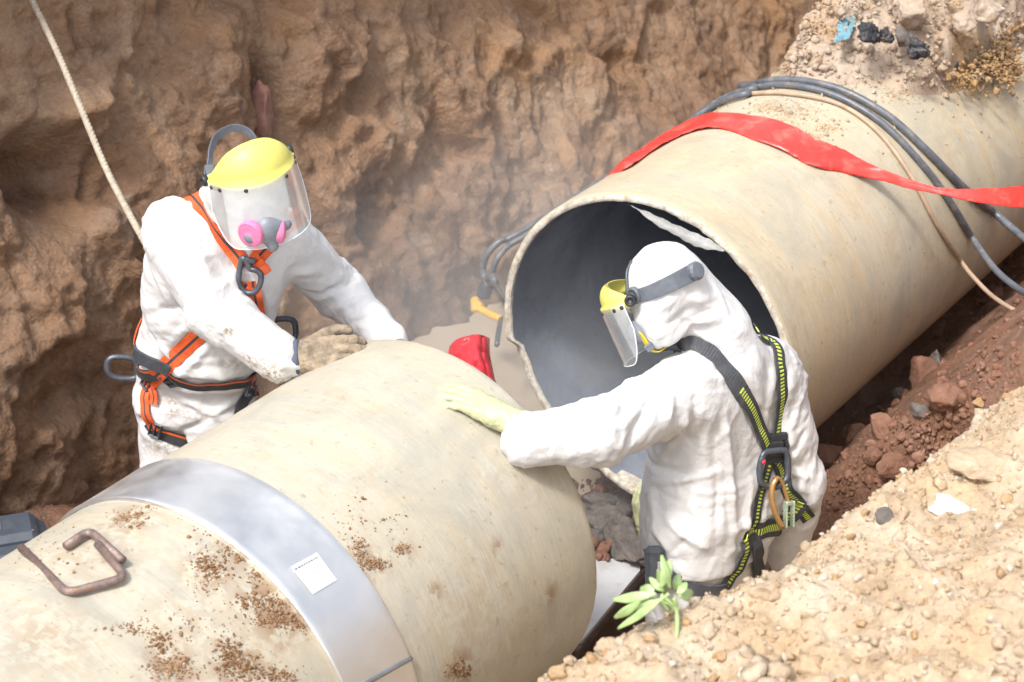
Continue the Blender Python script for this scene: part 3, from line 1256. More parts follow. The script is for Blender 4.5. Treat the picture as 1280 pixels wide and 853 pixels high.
# ================================================================== PIPES
def pipe_shell(name, C, s0, s1, off, mat, parent, thick=0.030, collar=None, film=None):
    """s0 is the cut end nearest the gap, s1 the far end; off(theta) moves the cut edge"""
    sg = 1 if s1 > s0 else -1
    na = 400 if film else 160
    th = np.linspace(0, 2 * np.pi, na, endpoint=False) - np.pi / 2
    L = abs(s1 - s0)
    st = np.concatenate([[0, 0.006, 0.02, 0.06], np.arange(0.08, 2.2, 0.02) if film else [], np.linspace(2.3 if film else 0.15, L, int(L / 0.12))])
    rows, uv = [], []
    o = off(th)

    def row(rad, t, k):
        p = C + AX * (s0 + sg * (t + k * o))[:, None] + rad[:, None] * (np.cos(th)[:, None] * RT + np.sin(th)[:, None] * UPV)
        rows.append(p)
        uv.append(np.stack([(th + np.pi / 2) * R, np.broadcast_to(s0 + sg * t, th.shape)], 1))
    for t in st[::-1]:
        rr = np.full(na, R)
        if collar is not None:
            rr = rr + 0.006 * sstep(collar - 0.006, collar + 0.006, t)
        if t == 0:
            rr = rr - 0.004
        row(rr, t, 1 - sstep(0.0, 0.15, t))
    V = np.concatenate(rows)
    F = grid_faces(len(rows), na, True, flip=(sg > 0))
    # close the seam properly in uv by leaving it at the underside
    at = None
    if film:
        fl = np.zeros(len(V))
        for x, y, sx, sy, a in film:
            p = cyl(x, y, C, R)
            k1 = np.linalg.norm(cyl(x + sx, y, C, R) - p)
            k2 = np.linalg.norm(cyl(x, y + sy, C, R) - p)
            fl = np.maximum(fl, a * np.exp(-((V - p) ** 2).sum(1) / (1.35 * (k1 + k2) / 2) ** 2))
        at = {'film': fl}
    put('shell', mesh_np('pipe_shell', V, F, True, np.concatenate(uv), at), mat, parent)
    rows, uv = [], []
    jag = 0.004 * nz(np.stack([th * 30, th * 0, th * 0], 1), 4) + 0.003 * nz(np.stack([th * 80, th * 0, th * 0], 1), 5)
    for k, f in enumerate((0.004, 0.010, 0.017, 0.024, thick)):
        rr = np.full(na, R - f) + 0.0015 * nz(np.stack([th * 60, th * 0 + k, th * 0], 1), 3)
        row(rr, -0.004 * (k in (1, 2, 3)) + 0 * th + jag * (1.0 if k in (1, 2, 3) else 0.3), 1)
    low = (sstep(0.35, 0.85, -np.sin(th)) * sstep(-0.30, -0.12, np.cos(th)))[:, None]
    rad_dir = np.cos(th)[:, None] * RT + np.sin(th)[:, None] * UPV
    rows.append(rows[-1] - rad_dir * 0.003 * low)
    uv.append(uv[-1])
    rows.append(rows[-1] + AX * sg * (0.03 + 0.035 * low))
    uv.append(uv[-1])
    put('cut_rim', mesh_np('cut_rim', np.concatenate(rows), grid_faces(len(rows), na, True, flip=(sg < 0)), True, np.concatenate(uv)), M['rim'], parent)
    rows, uv = [], []
    for t in (0.012, 0.2, 1.0, 2.5, L):
        row(np.full(na, R - thick - 0.0015), t + 0 * th, 1 if t < 0.1 else 0)
    row(np.full(na, 0.01), L + 0 * th, 0)
    put('lining', mesh_np('lining', np.concatenate(rows), grid_faces(len(rows), na, True, flip=(sg < 0)), True, np.concatenate(uv)), M['pipe_in'], parent)


FILM = [(330, 752, 40, 16, .9), (345, 775, 36, 14, .9), (300, 690, 30, 16, .7), (265, 715, 26, 24, .7), (250, 695, 18, 18, .5), (375, 765, 20, 20, .9), (215, 835, 34, 16, .8), (300, 835, 34, 22, .9), (465, 705, 20, 9, .9), (450, 690, 9, 14, .6),
        (504, 686, 14, 9, .6), (160, 650, 26, 14, .8), (120, 690, 60, 30, .35), (575, 838, 16, 14, .9), (60, 800, 70, 30, .4), (545, 740, 6, 12, .8), (622, 684, 4, 9, .9), (689, 742, 4, 12, .9), (632, 725, 3, 8, .8), (240, 780, 50, 40, .3), (640, 600, 50, 30, .18), (600, 780, 70, 40, .22)]
near = thing('pipe', 'near cream pipe running to the lower left, wrapped by a steel band', 'pipe', CF - AX * 1.5 - UPV * R)
far = thing('pipe', 'far cream pipe with an open frayed end, running to the upper right', 'pipe', CB + AX * 2 - UPV * R)
p_edge = cyl(86, 746, CF, R)
s_collar = -(p_edge - CF) @ AX
pipe_shell('near', CF, 0.0, -6.0, lambda t: 0.003 * np.sin(3 * t) + 0.002 * nz(np.stack([t * 20, t * 0, t * 0], 1)), M['pipe_near'], near, collar=s_collar, film=FILM)


def far_off(t):
    tt = np.degrees((t + np.pi / 2) % (2 * np.pi))            # 0 = underside, 90 = right, 180 = top, 270 = left
    o = 0.040 * sstep(286, 290, 360 - np.abs(0)) * 0
    left_low = sstep(277, 281, tt) * 0 + (1 - sstep(274, 279, tt)) * 0
    cut = np.where(tt > 282, sstep(282, 285, tt), 0.0)         # the shell is broken back below this on the left
    o = 0.045 * cut * (1 - sstep(335, 360, tt))
    return o + 0.006 * nz(np.stack([t * 9, t * 0, t * 0], 1), 2) + 0.004 * nz(np.stack([t * 40, t * 0, t * 0], 1), 6)


pipe_shell('far', CB, 0.0, 7.5, far_off, M['pipe_far'], far, thick=0.026)

# torn sheet of lining hanging under the crown of the far pipe's end
def flap():
    n, m = 26, 8
    top = [(785, 256), (812, 266), (840, 279), (868, 291), (890, 301), (906, 313)]
    bot = [(795, 261), (820, 281), (843, 293), (861, 304), (880, 311), (904, 314)]
    def rimplane(x, y, back):
        d = ray(x, y)
        return EYE + d * (((CB - AX * back - EYE) @ AX) / (d @ AX))
    T = catmull([rimplane(x, y, 0.004) for x, y in top], 5)
    B = catmull([rimplane(x, y, 0.035) for x, y in bot], 5)
    V = []
    for i in range(len(T)):
        for j in range(m):
            t = j / (m - 1)
            p = T[i] * (1 - t) + B[i] * t
            V.append(p + RT * 0 - CW * 0.012 * math.sin(math.pi * t) + UPV * 0.002 * math.sin(i * 1.7 + j))
    V = np.array(V)
    V2 = V + CW * 0.014
    F = grid_faces(len(T), m)
    k = len(V)
    Fs = [tuple(f) for f in F] + [tuple(reversed([x + k for x in f])) for f in F]
    for i in range(len(T) - 1):
        for j in (0, m - 1):
            Fs.append((i * m + j, (i + 1) * m + j, (i + 1) * m + j + k, i * m + j + k))
    put('torn_lining_flap', mesh_np('flap', np.concatenate([V, V2]), Fs, False), M['flap'], far)


flap()

# ------------------------------------------------------------------ steel repair band
def clampband():
    sA, sB = -1.021, -0.797
    t = thing('steel_band', 'wide stainless steel repair band clamped round the near pipe', 'pipe clamp', CF + AX * sA - UPV * R)
    na = 140
    th = np.linspace(0, 2 * np.pi, na, endpoint=False) - np.pi / 2
    prof = [(sA, 0.001), (sA, 0.008), (sA + 0.004, 0.0105), (sA + 0.02, 0.0095), (-0.91, 0.0092), (sB - 0.02, 0.0095), (sB - 0.004, 0.0105), (sB, 0.008), (sB, 0.001)]
    rows = []
    for s, h in prof:
        w = 0.0014 * nz(np.stack([np.cos(th) * 4, np.sin(th) * 4, 0 * th + s * 14], 1), 3)
        rows.append(CF + AX * s + (R + h + w)[:, None] * (np.cos(th)[:, None] * RT + np.sin(th)[:, None] * UPV))
    put('band', mesh_np('band', np.concatenate(rows), grid_faces(len(prof), na, True, flip=True)), M['steel'], t)

    def on(px, py, h):
        return cyl(px, py, CF, R + h)
    # lock bar
    a, b = on(455, 856, 0.012), on(514, 823, 0.012)
    V, F, uv = tube(catmull([a, (a + b) / 2 + nrm((a + b) / 2 - CF) * 0.0, b], 8), 0.006, 8)
    put('lock_bar', MB().add(V, F, uv).me('lock_bar'), M['steel_dark'], t)
    # sticker
    cor = [(363, 709), (396, 691), (421, 725), (391, 743)]
    n = 7

    def quad(u0, u1, v0, v1, h):
        V = []
        for i in range(n):
            for j in range(n):
                u = u0 + (u1 - u0) * i / (n - 1)
                v = v0 + (v1 - v0) * j / (n - 1)
                c = np.array(cor, float)
                px = (c[0] * (1 - u) + c[1] * u) * (1 - v) + (c[3] * (1 - u) + c[2] * u) * v
                V.append(on(px[0], px[1], h))
        return np.array(V), grid_faces(n, n)
    V, F = quad(0, 1, 0, 1, 0.0135)
    st = put('sticker', mesh_np('sticker', V, F), M['sticker'], t)
    mb = MB()
    rg = np.random.default_rng(5)
    x = 0.06
    while x < 0.93:                                            # illegible small print of the heading
        w = rg.uniform(0.05, 0.11)
        V, F = quad(x, min(x + w, 0.95), 0.10, 0.155, 0.0142)
        mb.add(V, F)
        x += w + 0.022
    put('print', mb.me('print', False), M['print'], st)
    mb = MB()
    x = 0.06
    while x < 0.93:
        w = rg.uniform(0.04, 0.10)
        V, F = quad(x, min(x + w, 0.95), 0.475, 0.51, 0.0142)
        mb.add(V, F)
        x += w + 0.03
    put('print', mb.me('print', False), M['print_pale'], st)


clampband()

# ------------------------------------------------------------------ bent bars lying on the near pipe
def bent_bar(px, label, lifts, rad=0.0105):
    pts = [cyl(x, y, CF, R + 0.012 + l) for (x, y), l in zip(px, lifts)]
    # round the corners
    path = [pts[0]]
    for i in range(1, len(pts) - 1):
        a, b, c = pts[i - 1], pts[i], pts[i + 1]
        r = 0.032
        p0 = b + nrm(a - b) * r
        p1 = b + nrm(c - b) * r
        for t in np.linspace(0, 1, 7):
            path.append((1 - t) ** 2 * p0 + 2 * t * (1 - t) * b + t * t * p1)
    path.append(pts[-1])
    V, F, uv = tube(path, rad, 9)
    o = put('bent_steel_bar', MB().add(V, F, uv).me('bar'), M['rust'], None, label, 'steel bar', 'bent steel bars lying on the near pipe')
    return o


bent_bar([(27, 685), (84, 742), (158, 722), (122, 680)], 'larger rusty bent bar with two corners on the near pipe', [0.0, 0.004, 0.006, 0.012])
bent_bar([(82, 683), (112, 663), (153, 700)], 'smaller rusty hooked bar lying inside the larger bent bar', [0.004, 0.004, 0.016])

# ------------------------------------------------------------------ dirt on the near pipe
def pipe_dirt():
    cl = [(330, 752, 26, 10, 90), (345, 775, 26, 9, 90), (300, 690, 20, 12, 60), (265, 715, 16, 18, 50), (250, 700, 12, 14, 30), (375, 765, 14, 14, 70), (385, 780, 8, 8, 30),
          (320, 720, 10, 10, 30), (215, 835, 26, 12, 90), (300, 835, 22, 16, 100), (285, 815, 14, 14, 60), (200, 800, 14, 12, 30), (165, 785, 22, 6, 25), (465, 705, 14, 5, 70), (450, 690, 7, 10, 40),
          (504, 686, 9, 5, 24), (160, 650, 18, 8, 36), (200, 632, 20, 4, 20), (575, 838, 12, 9, 60), (70, 690, 40, 25, 22), (240, 780, 40, 25, 22), (435, 660, 16, 30, 20), (486, 645, 30, 30, 10), (260, 655, 30, 16, 16), (350, 845, 20, 10, 50)]
    C, S = [], []
    for x, y, sx, sy, n in cl:
        for _ in range(n * 3):
            px, py = x + RNG.normal() * sx * 0.7, y + RNG.normal() * sy * 0.7
            if py < 600:
                continue
            h = 0.006 if -(cyl(px, py, CF, R) - CF) @ AX > s_collar else 0.0
            p = cyl(px, py, CF, R + 0.001 + h)
            sp = (p - CF) @ AX
            if -1.03 < sp < -0.79:
                continue
            C.append(p)
            S.append(min(0.0014 + RNG.exponential(0.0016), 0.009))
    V, F = soup(C, S, 0, RNG, 0.6)
    put('dirt_crumbs', mesh_np('dirt_crumbs', V, F, False), M['crumb'], None, 'brown crumbs of dirt scattered over the near pipe', 'dirt', None, 'stuff')


pipe_dirt()


# ------------------------------------------------------------------ spoil heap on the far pipe
def heap_h(s, a):
    """thickness of the heap at distance s along the far pipe and angle a (radians, 0 = crown, + = right)"""
    left = sstep(1.15, 1.50, s + 0.15 * nz(np.stack([a * 4, s * 0, s * 0], 1), 3) - 0.50 * np.clip(a, 0, 1))
    side = np.exp(-((a - 0.05) / 0.46) ** 4)
    return 0.22 * left * side


def heap_pt(s, a, h):
    return CB + AX * (s)[:, None] + (R + h)[:, None] * (np.sin(a)[:, None] * RT + np.cos(a)[:, None] * UPV)


def build_heap():
    S = np.arange(0.9, 5.2, 0.016)
    A = np.linspace(-0.85, 0.85, 90)
    s, a = [x.ravel() for x in np.meshgrid(S, A, indexing='ij')]
    q = np.stack([s, a * R, 0 * s], 1)
    h = heap_h(s, a)
    f1, f2 = worley(q * [9, 9, 1], 3)
    k1 = (0.6 - f1) * 0.07
    f1, f2 = worley(q * [24, 24, 1], 4)
    h2 = h * (1 + 0.35 * fbm(q * 4, 3, 90)) + sstep(0.02, 0.12, h) * (k1 + (0.6 - f1) * 0.03 + 0.02 * fbm(q * 14, 3, 8)) - 0.012
    t = thing('spoil_heap', 'pale crumbly spoil heap on top of the far pipe', 'soil heap', CB + AX * 3.2 + UPV * R)
    put('heap', mesh_np('heap', heap_pt(s, a, h2), grid_faces(len(S), len(A), flip=True)), M['pile'], t)
    C, Z = [], []
    while len(C) < 8000:
        s1 = RNG.uniform(0.75, 4.0)
        a1 = RNG.normal() * 0.42
        hh = heap_h(np.array([s1]), np.array([a1]))[0]
        if hh < 0.02 and RNG.random() > 0.16 * math.exp(-abs(min(s1 - 1.35, 0)) * 3.0):
            continue
        C.append(heap_pt(np.array([s1]), np.array([a1]), np.array([hh * RNG.uniform(0.7, 1.15) + 0.003]))[0])
        Z.append(min(0.003 + RNG.exponential(0.0055 if hh > 0.03 else 0.0025), 0.03))
    V, F = soup(C, Z, 1, RNG, 0.8)
    put('crumbs', mesh_np('crumbs', V, F, False), M['pile'], t, kind='stuff')
    return t


heap = build_heap()


def farp(px, py, h):
    return cyl(px, py, CB, R + h)


ROCKS = {}


def rock_obj(name, p, size, mat, label, cat, seed, group=None, rot=None, sub=3, rough=0.22, cuts=7):
    V, F = rock_V(sub, seed, rough, cuts)
    me = mesh_np(name, V * np.asarray(size), F, sub >= 3)
    o = put(name, me, mat, None, label, cat, group, None, tuple(p))
    o.rotation_euler = rot if rot is not None else (random.uniform(-.4, .4), random.uniform(-.4, .4), random.uniform(0, 6.28))
    return o


rock_obj('stone', farp(1140, 12, 0.24), (0.075, 0.06, 0.07), M['pile'], 'pale angular stone at the top of the spoil heap', 'stone', 31, 'stones on the spoil heap')
rock_obj('stone', farp(1130, 48, 0.17), (0.04, 0.035, 0.045), M['stone_grey'], 'small tan stone at the middle of the spoil heap below the angular one', 'stone', 32, 'stones on the spoil heap')
rock_obj('stone', farp(1235, 15, 0.24), (0.075, 0.055, 0.05), M['pile'], 'rounded pale stone on the right of the spoil heap', 'stone', 33, 'stones on the spoil heap')
rock_obj('stone', farp(1205, 28, 0.22), (0.05, 0.045, 0.04), M['pile'], 'small pale stone left of the rounded one on the spoil heap', 'stone', 34, 'stones on the spoil heap')
k = 0
for px, py, lab, sz in ((1088, 43, 'black plastic lump beside the blue rag on the spoil heap', 0.05), (1107, 46, 'black plastic lump at the front of the spoil heap, second from the blue rag', 0.028),
                        (1146, 62, 'ragged black plastic lump below the tan stone on the spoil heap', 0.045), (1192, 82, 'small black plastic scrap low on the right of the spoil heap', 0.028), (1030, 56, 'black scrap at the left tip of the spoil heap', 0.03)):
    rock_obj('plastic_scrap', farp(px, py, 0.19 if py < 70 and px > 1040 else 0.06), (sz, sz * 0.6, sz * 0.7), M['black_scrap'], lab, 'plastic scrap', 50 + k, 'black plastic scraps in the spoil heap', sub=3, rough=0.5, cuts=3)
    k += 1
# ochre clods spilling down the right side
C, Z = [], []
for x, y, sx, sy, n in ((1245, 75, 14, 12, 260), (1215, 95, 12, 9, 120), (1262, 90, 8, 12, 100), (1250, 30, 20, 14, 120)):
    for _ in range(n * 3):
        C.append(farp(x + RNG.normal() * sx, y + RNG.normal() * sy, 0.02 + RNG.uniform(0, 0.10)))
        Z.append(min(0.002 + RNG.exponential(0.0034), 0.018))
V, F = soup(C, Z, 1, RNG, rough=0.45)
M['ochre'] = earth_mat('ochre_clods', [(0.36, 0.21, 0.09), (0.48, 0.31, 0.16), (0.56, 0.43, 0.29), (0.46, 0.26, 0.10)], 6, 0.4)
put('ochre_soil', mesh_np('ochre', V, F, False), M['ochre'], None, 'orange clods at the right edge of the spoil heap', 'soil', None, 'stuff')
# blue rag hanging over the lumps
mb = MB()
for pts, wd in (([(1068, 18), (1058, 26), (1054, 38), (1048, 52)], 0.030), ([(1068, 20), (1066, 30), (1061, 40), (1058, 50)], 0.020), ([(1060, 16), (1052, 28), (1050, 40)], 0.018), ([(1072, 15), (1056, 22), (1049, 34)], 0.016)):
    pp = catmull([farp(x, y, 0.155) for x, y in pts], 6)
    nn = np.array([nrm(-ray(1060, 35) + 0.5 * UPV + 0.5 * CR * math.sin(i * 1.3)) for i in range(len(pp))])
    V, F, uv = ribbon(pp, nn, wd * (1 + 0.3 * np.sin(np.arange(len(pp)) * 1.9)), 0.003)
    mb.add(V, F, uv)
put('rag', mb.me('rag'), M['blue_rag'], None, 'torn pale blue rag caught in the spoil heap', 'rag')
# fine sand spread in front of the heap and by the cables
C, Z = [], []
for x, y, sx, sy, n in ((985, 140, 30, 12, 500), (960, 133, 16, 6, 200), (1050, 95, 50, 14, 700), (1010, 172, 12, 6, 120), (1035, 160, 12, 5, 120), (1125, 120, 18, 8, 160), (1000, 106, 6, 2, 20)):
    for _ in range(n):
        px, py = x + RNG.normal() * sx * 0.7, y + RNG.normal() * sy * 0.7
        C.append(farp(px, py, 0.001))
        Z.append(min(0.0015 + RNG.exponential(0.0016), 0.008))
V, F = soup(C, Z, 0, RNG, 0.6)
M['sand'] = earth_mat('tan_sand', [(0.42, 0.29, 0.18), (0.55, 0.40, 0.26), (0.62, 0.48, 0.33), (0.50, 0.32, 0.18)], 9.0, 0.3)
put('sand_grains', mesh_np('sand', V, F, False), M['sand'], None, 'loose tan grit strewn on the crown of the far pipe', 'sand', None, 'stuff')
rock_obj('stone', farp(997, 108, 0.012), (0.016, 0.010, 0.010), M['crumb'], 'tiny brown clod lying between the dark cables on the pipe', 'clod', 61)


# ------------------------------------------------------------------ cables over the far pipe
def cable(px_on, tail, rad, mat, label, head=None, group=None):
    pts = []
    if head is not None:
        pts += list(head)
    dense = catmull(np.array(px_on, float), 4)
    pts += [cyl(x, y, CB, R + rad + 0.002) for x, y in dense]
    y = pts[-1][1]
    for (x, py, dy) in tail:
        pts.append(P(x, py, y + dy))
    V, F, uv = tube(catmull(pts, 8), rad, 10)
    put('cable', MB().add(V, F, uv).me('cable'), mat, None, label, 'cable', group)


def side_pts(s, degs, h):
    return [CB + AX * s + (R + h) * (math.cos(math.radians(d)) * RT + math.sin(math.radians(d)) * UPV) for d in degs]


c1 = cyl(905, 121, CB, R)
s1 = (c1 - CB) @ AX
loopA = [P(655, 288, 7.15), P(625, 302, 7.12), P(608, 320, 7.1), P(604, 338, 7.1), P(610, 352, 7.1)]
loopB = [P(655, 296, 7.05), P(634, 309, 7.03), P(621, 325, 7.0), P(616, 342, 7.0), P(622, 356, 7.0)]
headA = [PZ(628, 372, -0.15)] + loopA[::-1] + side_pts(1.15, [160], 0.08) + side_pts(1.6, [165], 0.05) + side_pts(s1 - 0.05, [140, 125, 112], 0.02)
headB = [PZ(634, 374, -0.15)] + loopB[::-1] + side_pts(1.10, [164], 0.06) + side_pts(1.5, [168], 0.05) + side_pts(s1 - 0.1, [142, 126, 112], 0.018)
cable([(925, 108), (985, 100), (1050, 112), (1110, 145), (1160, 190), (1205, 235), (1245, 268)], [(1283, 300, -0.14), (1330, 330, -0.36), (1400, 360, -0.6)], 0.014, M['cable'], 'upper dark cable slung over the far pipe behind the red hose', headA, 'dark cables over the far pipe')
cable([(920, 116), (975, 106), (1040, 118), (1100, 152), (1150, 202), (1185, 248), (1215, 297)], [(1232, 322, -0.10), (1252, 345, -0.2), (1283, 368, -0.34), (1330, 395, -0.55), (1400, 420, -0.8)], 0.012, M['cable'], 'lower dark cable slung over the far pipe, scuffed along its length', headB, 'dark cables over the far pipe')
cable([(895, 127), (930, 118), (985, 117), (1050, 131), (1100, 167), (1140, 222), (1168, 275), (1202, 328)], [(1218, 348, -0.10), (1244, 373, -0.2), (1283, 396, -0.34), (1330, 418, -0.55), (1400, 440, -0.8)], 0.008, M['cable_tan'], 'thin tan cable slung over the far pipe, nearest its open end', side_pts((cyl(895, 127, CB, R) - CB) @ AX - 0.05, [175, 150, 130], 0.012))


# ------------------------------------------------------------------ red lay-flat hose
def red_hose():
    up = [(775, 206), (812, 180), (850, 156), (890, 142), (940, 145), (985, 157), (1015, 171), (1035, 181), (1062, 192)]
    lo = [(779, 212), (815, 189), (852, 169), (895, 160), (940, 173), (985, 192), (1010, 205), (1026, 211), (1058, 216)]
    A = [cyl(x, y, CB, R + 0.014) for x, y in up]
    B = [cyl(x, y, CB, R + 0.006) for x, y in lo]
    st = cyl(790, 196, CB, R)
    ss = (st - CB) @ AX
    A = side_pts(ss + 0.02, [172, 150], 0.012) + A
    B = side_pts(ss - 0.06, [172, 150], 0.006) + B
    y0 = A[-1][1]
    for (x, yu, yl, dy) in ((1100, 211, 226, -0.07), (1140, 226, 236, -0.14), (1180, 236, 245, -0.20), (1225, 236, 254, -0.27), (1283, 232, 260, -0.36), (1350, 222, 262, -0.47), (1450, 205, 262, -0.62)):
        A.append(P(x, yu, y0 + dy))
        B.append(P(x, yl, y0 + dy - 0.02))
    A, B = catmull(A, 8), catmull(B, 8)
    m = 9
    V = []
    for i in range(len(A)):
        nn = nrm(A[i] + B[i] - 2 * CB - AX * ((A[i] + B[i] - 2 * CB) @ AX))
        for j in range(m):
            t = j / (m - 1)
            p = A[i] * (1 - t) + B[i] * t
            q = np.array([[i * 0.10, t * 2.2, 0]])
            w = 0.006 * nz(q * [1, 1, 1], 3)[0] + 0.004 * ridge(q * [2.4, 0.7, 1], 2, 8)[0]
            V.append(p + nn * (0.006 * math.sin(math.pi * t) + max(w, -0.003)))
    V = np.array(V)
    off = []
    for i in range(len(A)):
        nn = nrm(A[i] + B[i] - 2 * CB - AX * ((A[i] + B[i] - 2 * CB) @ AX))
        off += [nn * 0.004] * m
    V2 = V - np.array(off)
    F = grid_faces(len(A), m, flip=True)
    k = len(V)
    Fs = [tuple(f) for f in F] + [tuple(x + k for x in reversed(f)) for f in F]
    for i in range(len(A) - 1):
        for j in (0, m - 1):
            Fs.append((i * m + j, (i + 1) * m + j, (i + 1) * m + j + k, i * m + j + k))
    put('red_hose', mesh_np('red_hose', np.concatenate([V, V2]), Fs), M['red_hose'], None, 'flat red hose slung over the far pipe and pulled off to the right', 'hose')


red_hose()


# ------------------------------------------------------------------ things by the puddle
def fitting():
    # yellow elbow on the end of a dark hose
    a, b, c, d = P(594, 376, 7.25), P(597, 384, 7.2), P(611, 392, 7.15), P(626, 399, 7.1)
    t = thing('hose_fitting', 'yellow elbow fitting by the puddle behind the far pipe end', 'fitting', c - UPV * 0.1)
    V, F, uv = tube(catmull([a, b, c, d], 5), [0.020] * 6 + [0.016] * 10, 10)
    put('elbow', MB().add(V, F, uv).me('elbow'), M['amber'], t)
    V, F = cbox(b, CR, CU, CW, 0.05, 0.045, 0.045, 0.01)
    put('socket', mesh_np('socket', V, F, False), M['amber'], t)
    p = [P(605, 371, 7.2), P(607, 362, 7.2), P(612, 355, 7.2)]
    V, F, uv = tube(catmull(p, 4), 0.028, 10)
    put('hose_stub', MB().add(V, F, uv).me('hose_stub'), M['ring'], t)
    V, F, uv = tube(catmull([d, P(624, 410, 7.0), P(621, 432, 6.9)], 5), 0.010, 8)
    put('stem', MB().add(V, F, uv).me('stem'), M['ring'], t)


fitting()


def red_bag():
    out = [[(562, 433), (570, 425), (584, 420), (598, 418), (606, 421)], [(560, 447), (572, 440), (586, 436), (600, 434), (606, 438)], [(566, 462), (578, 455), (590, 452), (603, 452), (609, 456)], [(580, 480), (590, 476), (600, 474), (609, 474), (614, 478)], [(590, 505), (600, 500), (608, 498), (616, 497), (622, 500)]]
    V = []
    for r, row in enumerate(out):
        for c, (x, y) in enumerate(row):
            V.append(P(x, y, 5.95 - 0.08 * r + 0.05 * abs(c - 2) - 0.03 * (c % 2)))
    V = np.array(V).reshape(5, 5, 3)
    rows = np.array([catmull(V[i], 5) for i in range(5)])
    cols = np.array([catmull(rows[:, j], 5) for j in range(rows.shape[1])])
    n, m = cols.shape[:2]
    G = cols.reshape(-1, 3)
    q = G * 14
    G = G - CW * (0.022 * ridge(q * 1.6, 3, 3))[:, None]
    G2 = G + CW * 0.05 + RT * 0.02
    F = grid_faces(n, m)
    k = len(G)
    Fs = [tuple(f) for f in F] + [tuple(x + k for x in reversed(f)) for f in F]
    for i in range(n - 1):
        for j in (0, m - 1):
            Fs.append((i * m + j, (i + 1) * m + j, (i + 1) * m + j + k, i * m + j + k))
    for j in range(m - 1):
        for i in (0, n - 1):
            Fs.append((i * m + j, i * m + j + 1, i * m + j + 1 + k, i * m + j + k))
    put('red_bag', mesh_np('red_bag', np.concatenate([G, G2]), Fs), M['red_bag'], None, 'folded red plastic sheeting between the pipes above the puddle', 'plastic bag')


red_bag()


# ------------------------------------------------------------------ rope down the bank
def rope():
    pts = []
    for i, (x, y) in enumerate([(-20, -130), (40, 0), (70, 62), (98, 128), (130, 205), (155, 255), (178, 297), (198, 330)]):
        s, z = wallhit(x, max(y, -60))
        y0 = W(s, wall_u(s, z), z)[1]
        f = i / 7
        pts.append(P(x, y, 6.9 * (1 - f) + 5.52 * f))
    pp = catmull(pts, 8)
    mb = MB()
    T = tangents(pp)
    n = len(pp)
    fine = catmull(pp, 6)
    T = tangents(fine)
    a = nrm(np.cross(T, UPV))
    b = np.cross(T, a)
    L = np.concatenate([[0], np.cumsum(np.linalg.norm(np.diff(fine, axis=0), axis=1))])
    for k in range(3):
        ph = L / 0.05 * 6.283 + k * 2.094
        c = fine + 0.0042 * (np.cos(ph)[:, None] * a + np.sin(ph)[:, None] * b)
        V, F, uv = tube(c, 0.0078, 6)
        mb.add(V, F, uv)
    put('rope', mb.me('rope'), M['rope'], None, 'pale rope running down the bank to the back of the worker', 'rope')


rope()


# ------------------------------------------------------------------ grey case beside the near pipe
def case():
    o = P(36, 668, 5.62)
    ax = nrm(CR * 0.98 + CW * np.array([1, 1, 0]) * 0.35 + UPV * 0.02)
    ax[2] = 0
    ax = nrm(ax)
    ay = nrm(np.cross(UPV, ax))
    c0 = o - ax * 0.12
    t = thing('tool_case', 'grey tool case with an amber panel and handle beside the near pipe', 'tool case', c0 - UPV * 0.30)
    V, F = cbox(c0 - UPV * 0.14, ax, ay, UPV, 0.36, 0.26, 0.28, 0.03)
    put('body', mesh_np('body', V, F, False), M['grey_plastic'], t)
    V, F = cbox(c0 + UPV * 0.005 + ay * 0.03, ax, ay, UPV, 0.30, 0.16, 0.05, 0.02)
    put('lid', mesh_np('lid', V, F, False), M['grey_plastic'], t)
    V, F = cbox(c0 - UPV * 0.035 - ay * 0.131, ax, UPV, ay, 0.20, 0.035, 0.01, 0.003)
    put('trim', mesh_np('trim', V, F, False), M['grey_light'], t)
    V, F = cbox(c0 - UPV * 0.12 - ay * 0.14 - ax * 0.05, ax, UPV, ay, 0.20, 0.075, 0.02, 0.005)
    pn = put('panel', mesh_np('panel', V, F, False), M['amber'], t)
    for dx, dz, mt in ((-0.02, 0.01, 'pink'), (0.012, -0.004, 'cuff_blue'), (0.04, 0.012, 'grey_light'), (-0.06, -0.01, 'black')):
        V, F = disc_lathe(c0 - UPV * (0.12 - dz) - ay * 0.15 + ax * (dx - 0.02), -ay, [(0.008, 0), (0.008, 0.004), (0.006, 0.006)], 12)
        put('button', mesh_np('button', V, F, False), M[mt], pn)
    hp = [c0 - ay * 0.14 - ax * 0.19 - UPV * 0.07, c0 - ay * 0.17 - ax * 0.10 - UPV * 0.055, c0 - ay * 0.17 + ax * 0.03 - UPV * 0.055, c0 - ay * 0.16 + ax * 0.09 - UPV * 0.09, c0 - ay * 0.14 + ax * 0.10 - UPV * 0.14]
    V, F, uv = tube(catmull(hp, 6), 0.017, 10)
    put('handle', MB().add(V, F, uv).me('handle'), M['grey_plastic'], t)
    mb = MB()
    for k in range(5):
        V, F = cbox(c0 + UPV * 0.031 + ay * 0.03 + ax * (-0.03 + 0.016 * k), ax, ay, UPV, 0.009, 0.05, 0.006, 0.001)
        mb.add(V, F)
    put('ribs', mb.me('ribs', False), M['band'], t)


case()


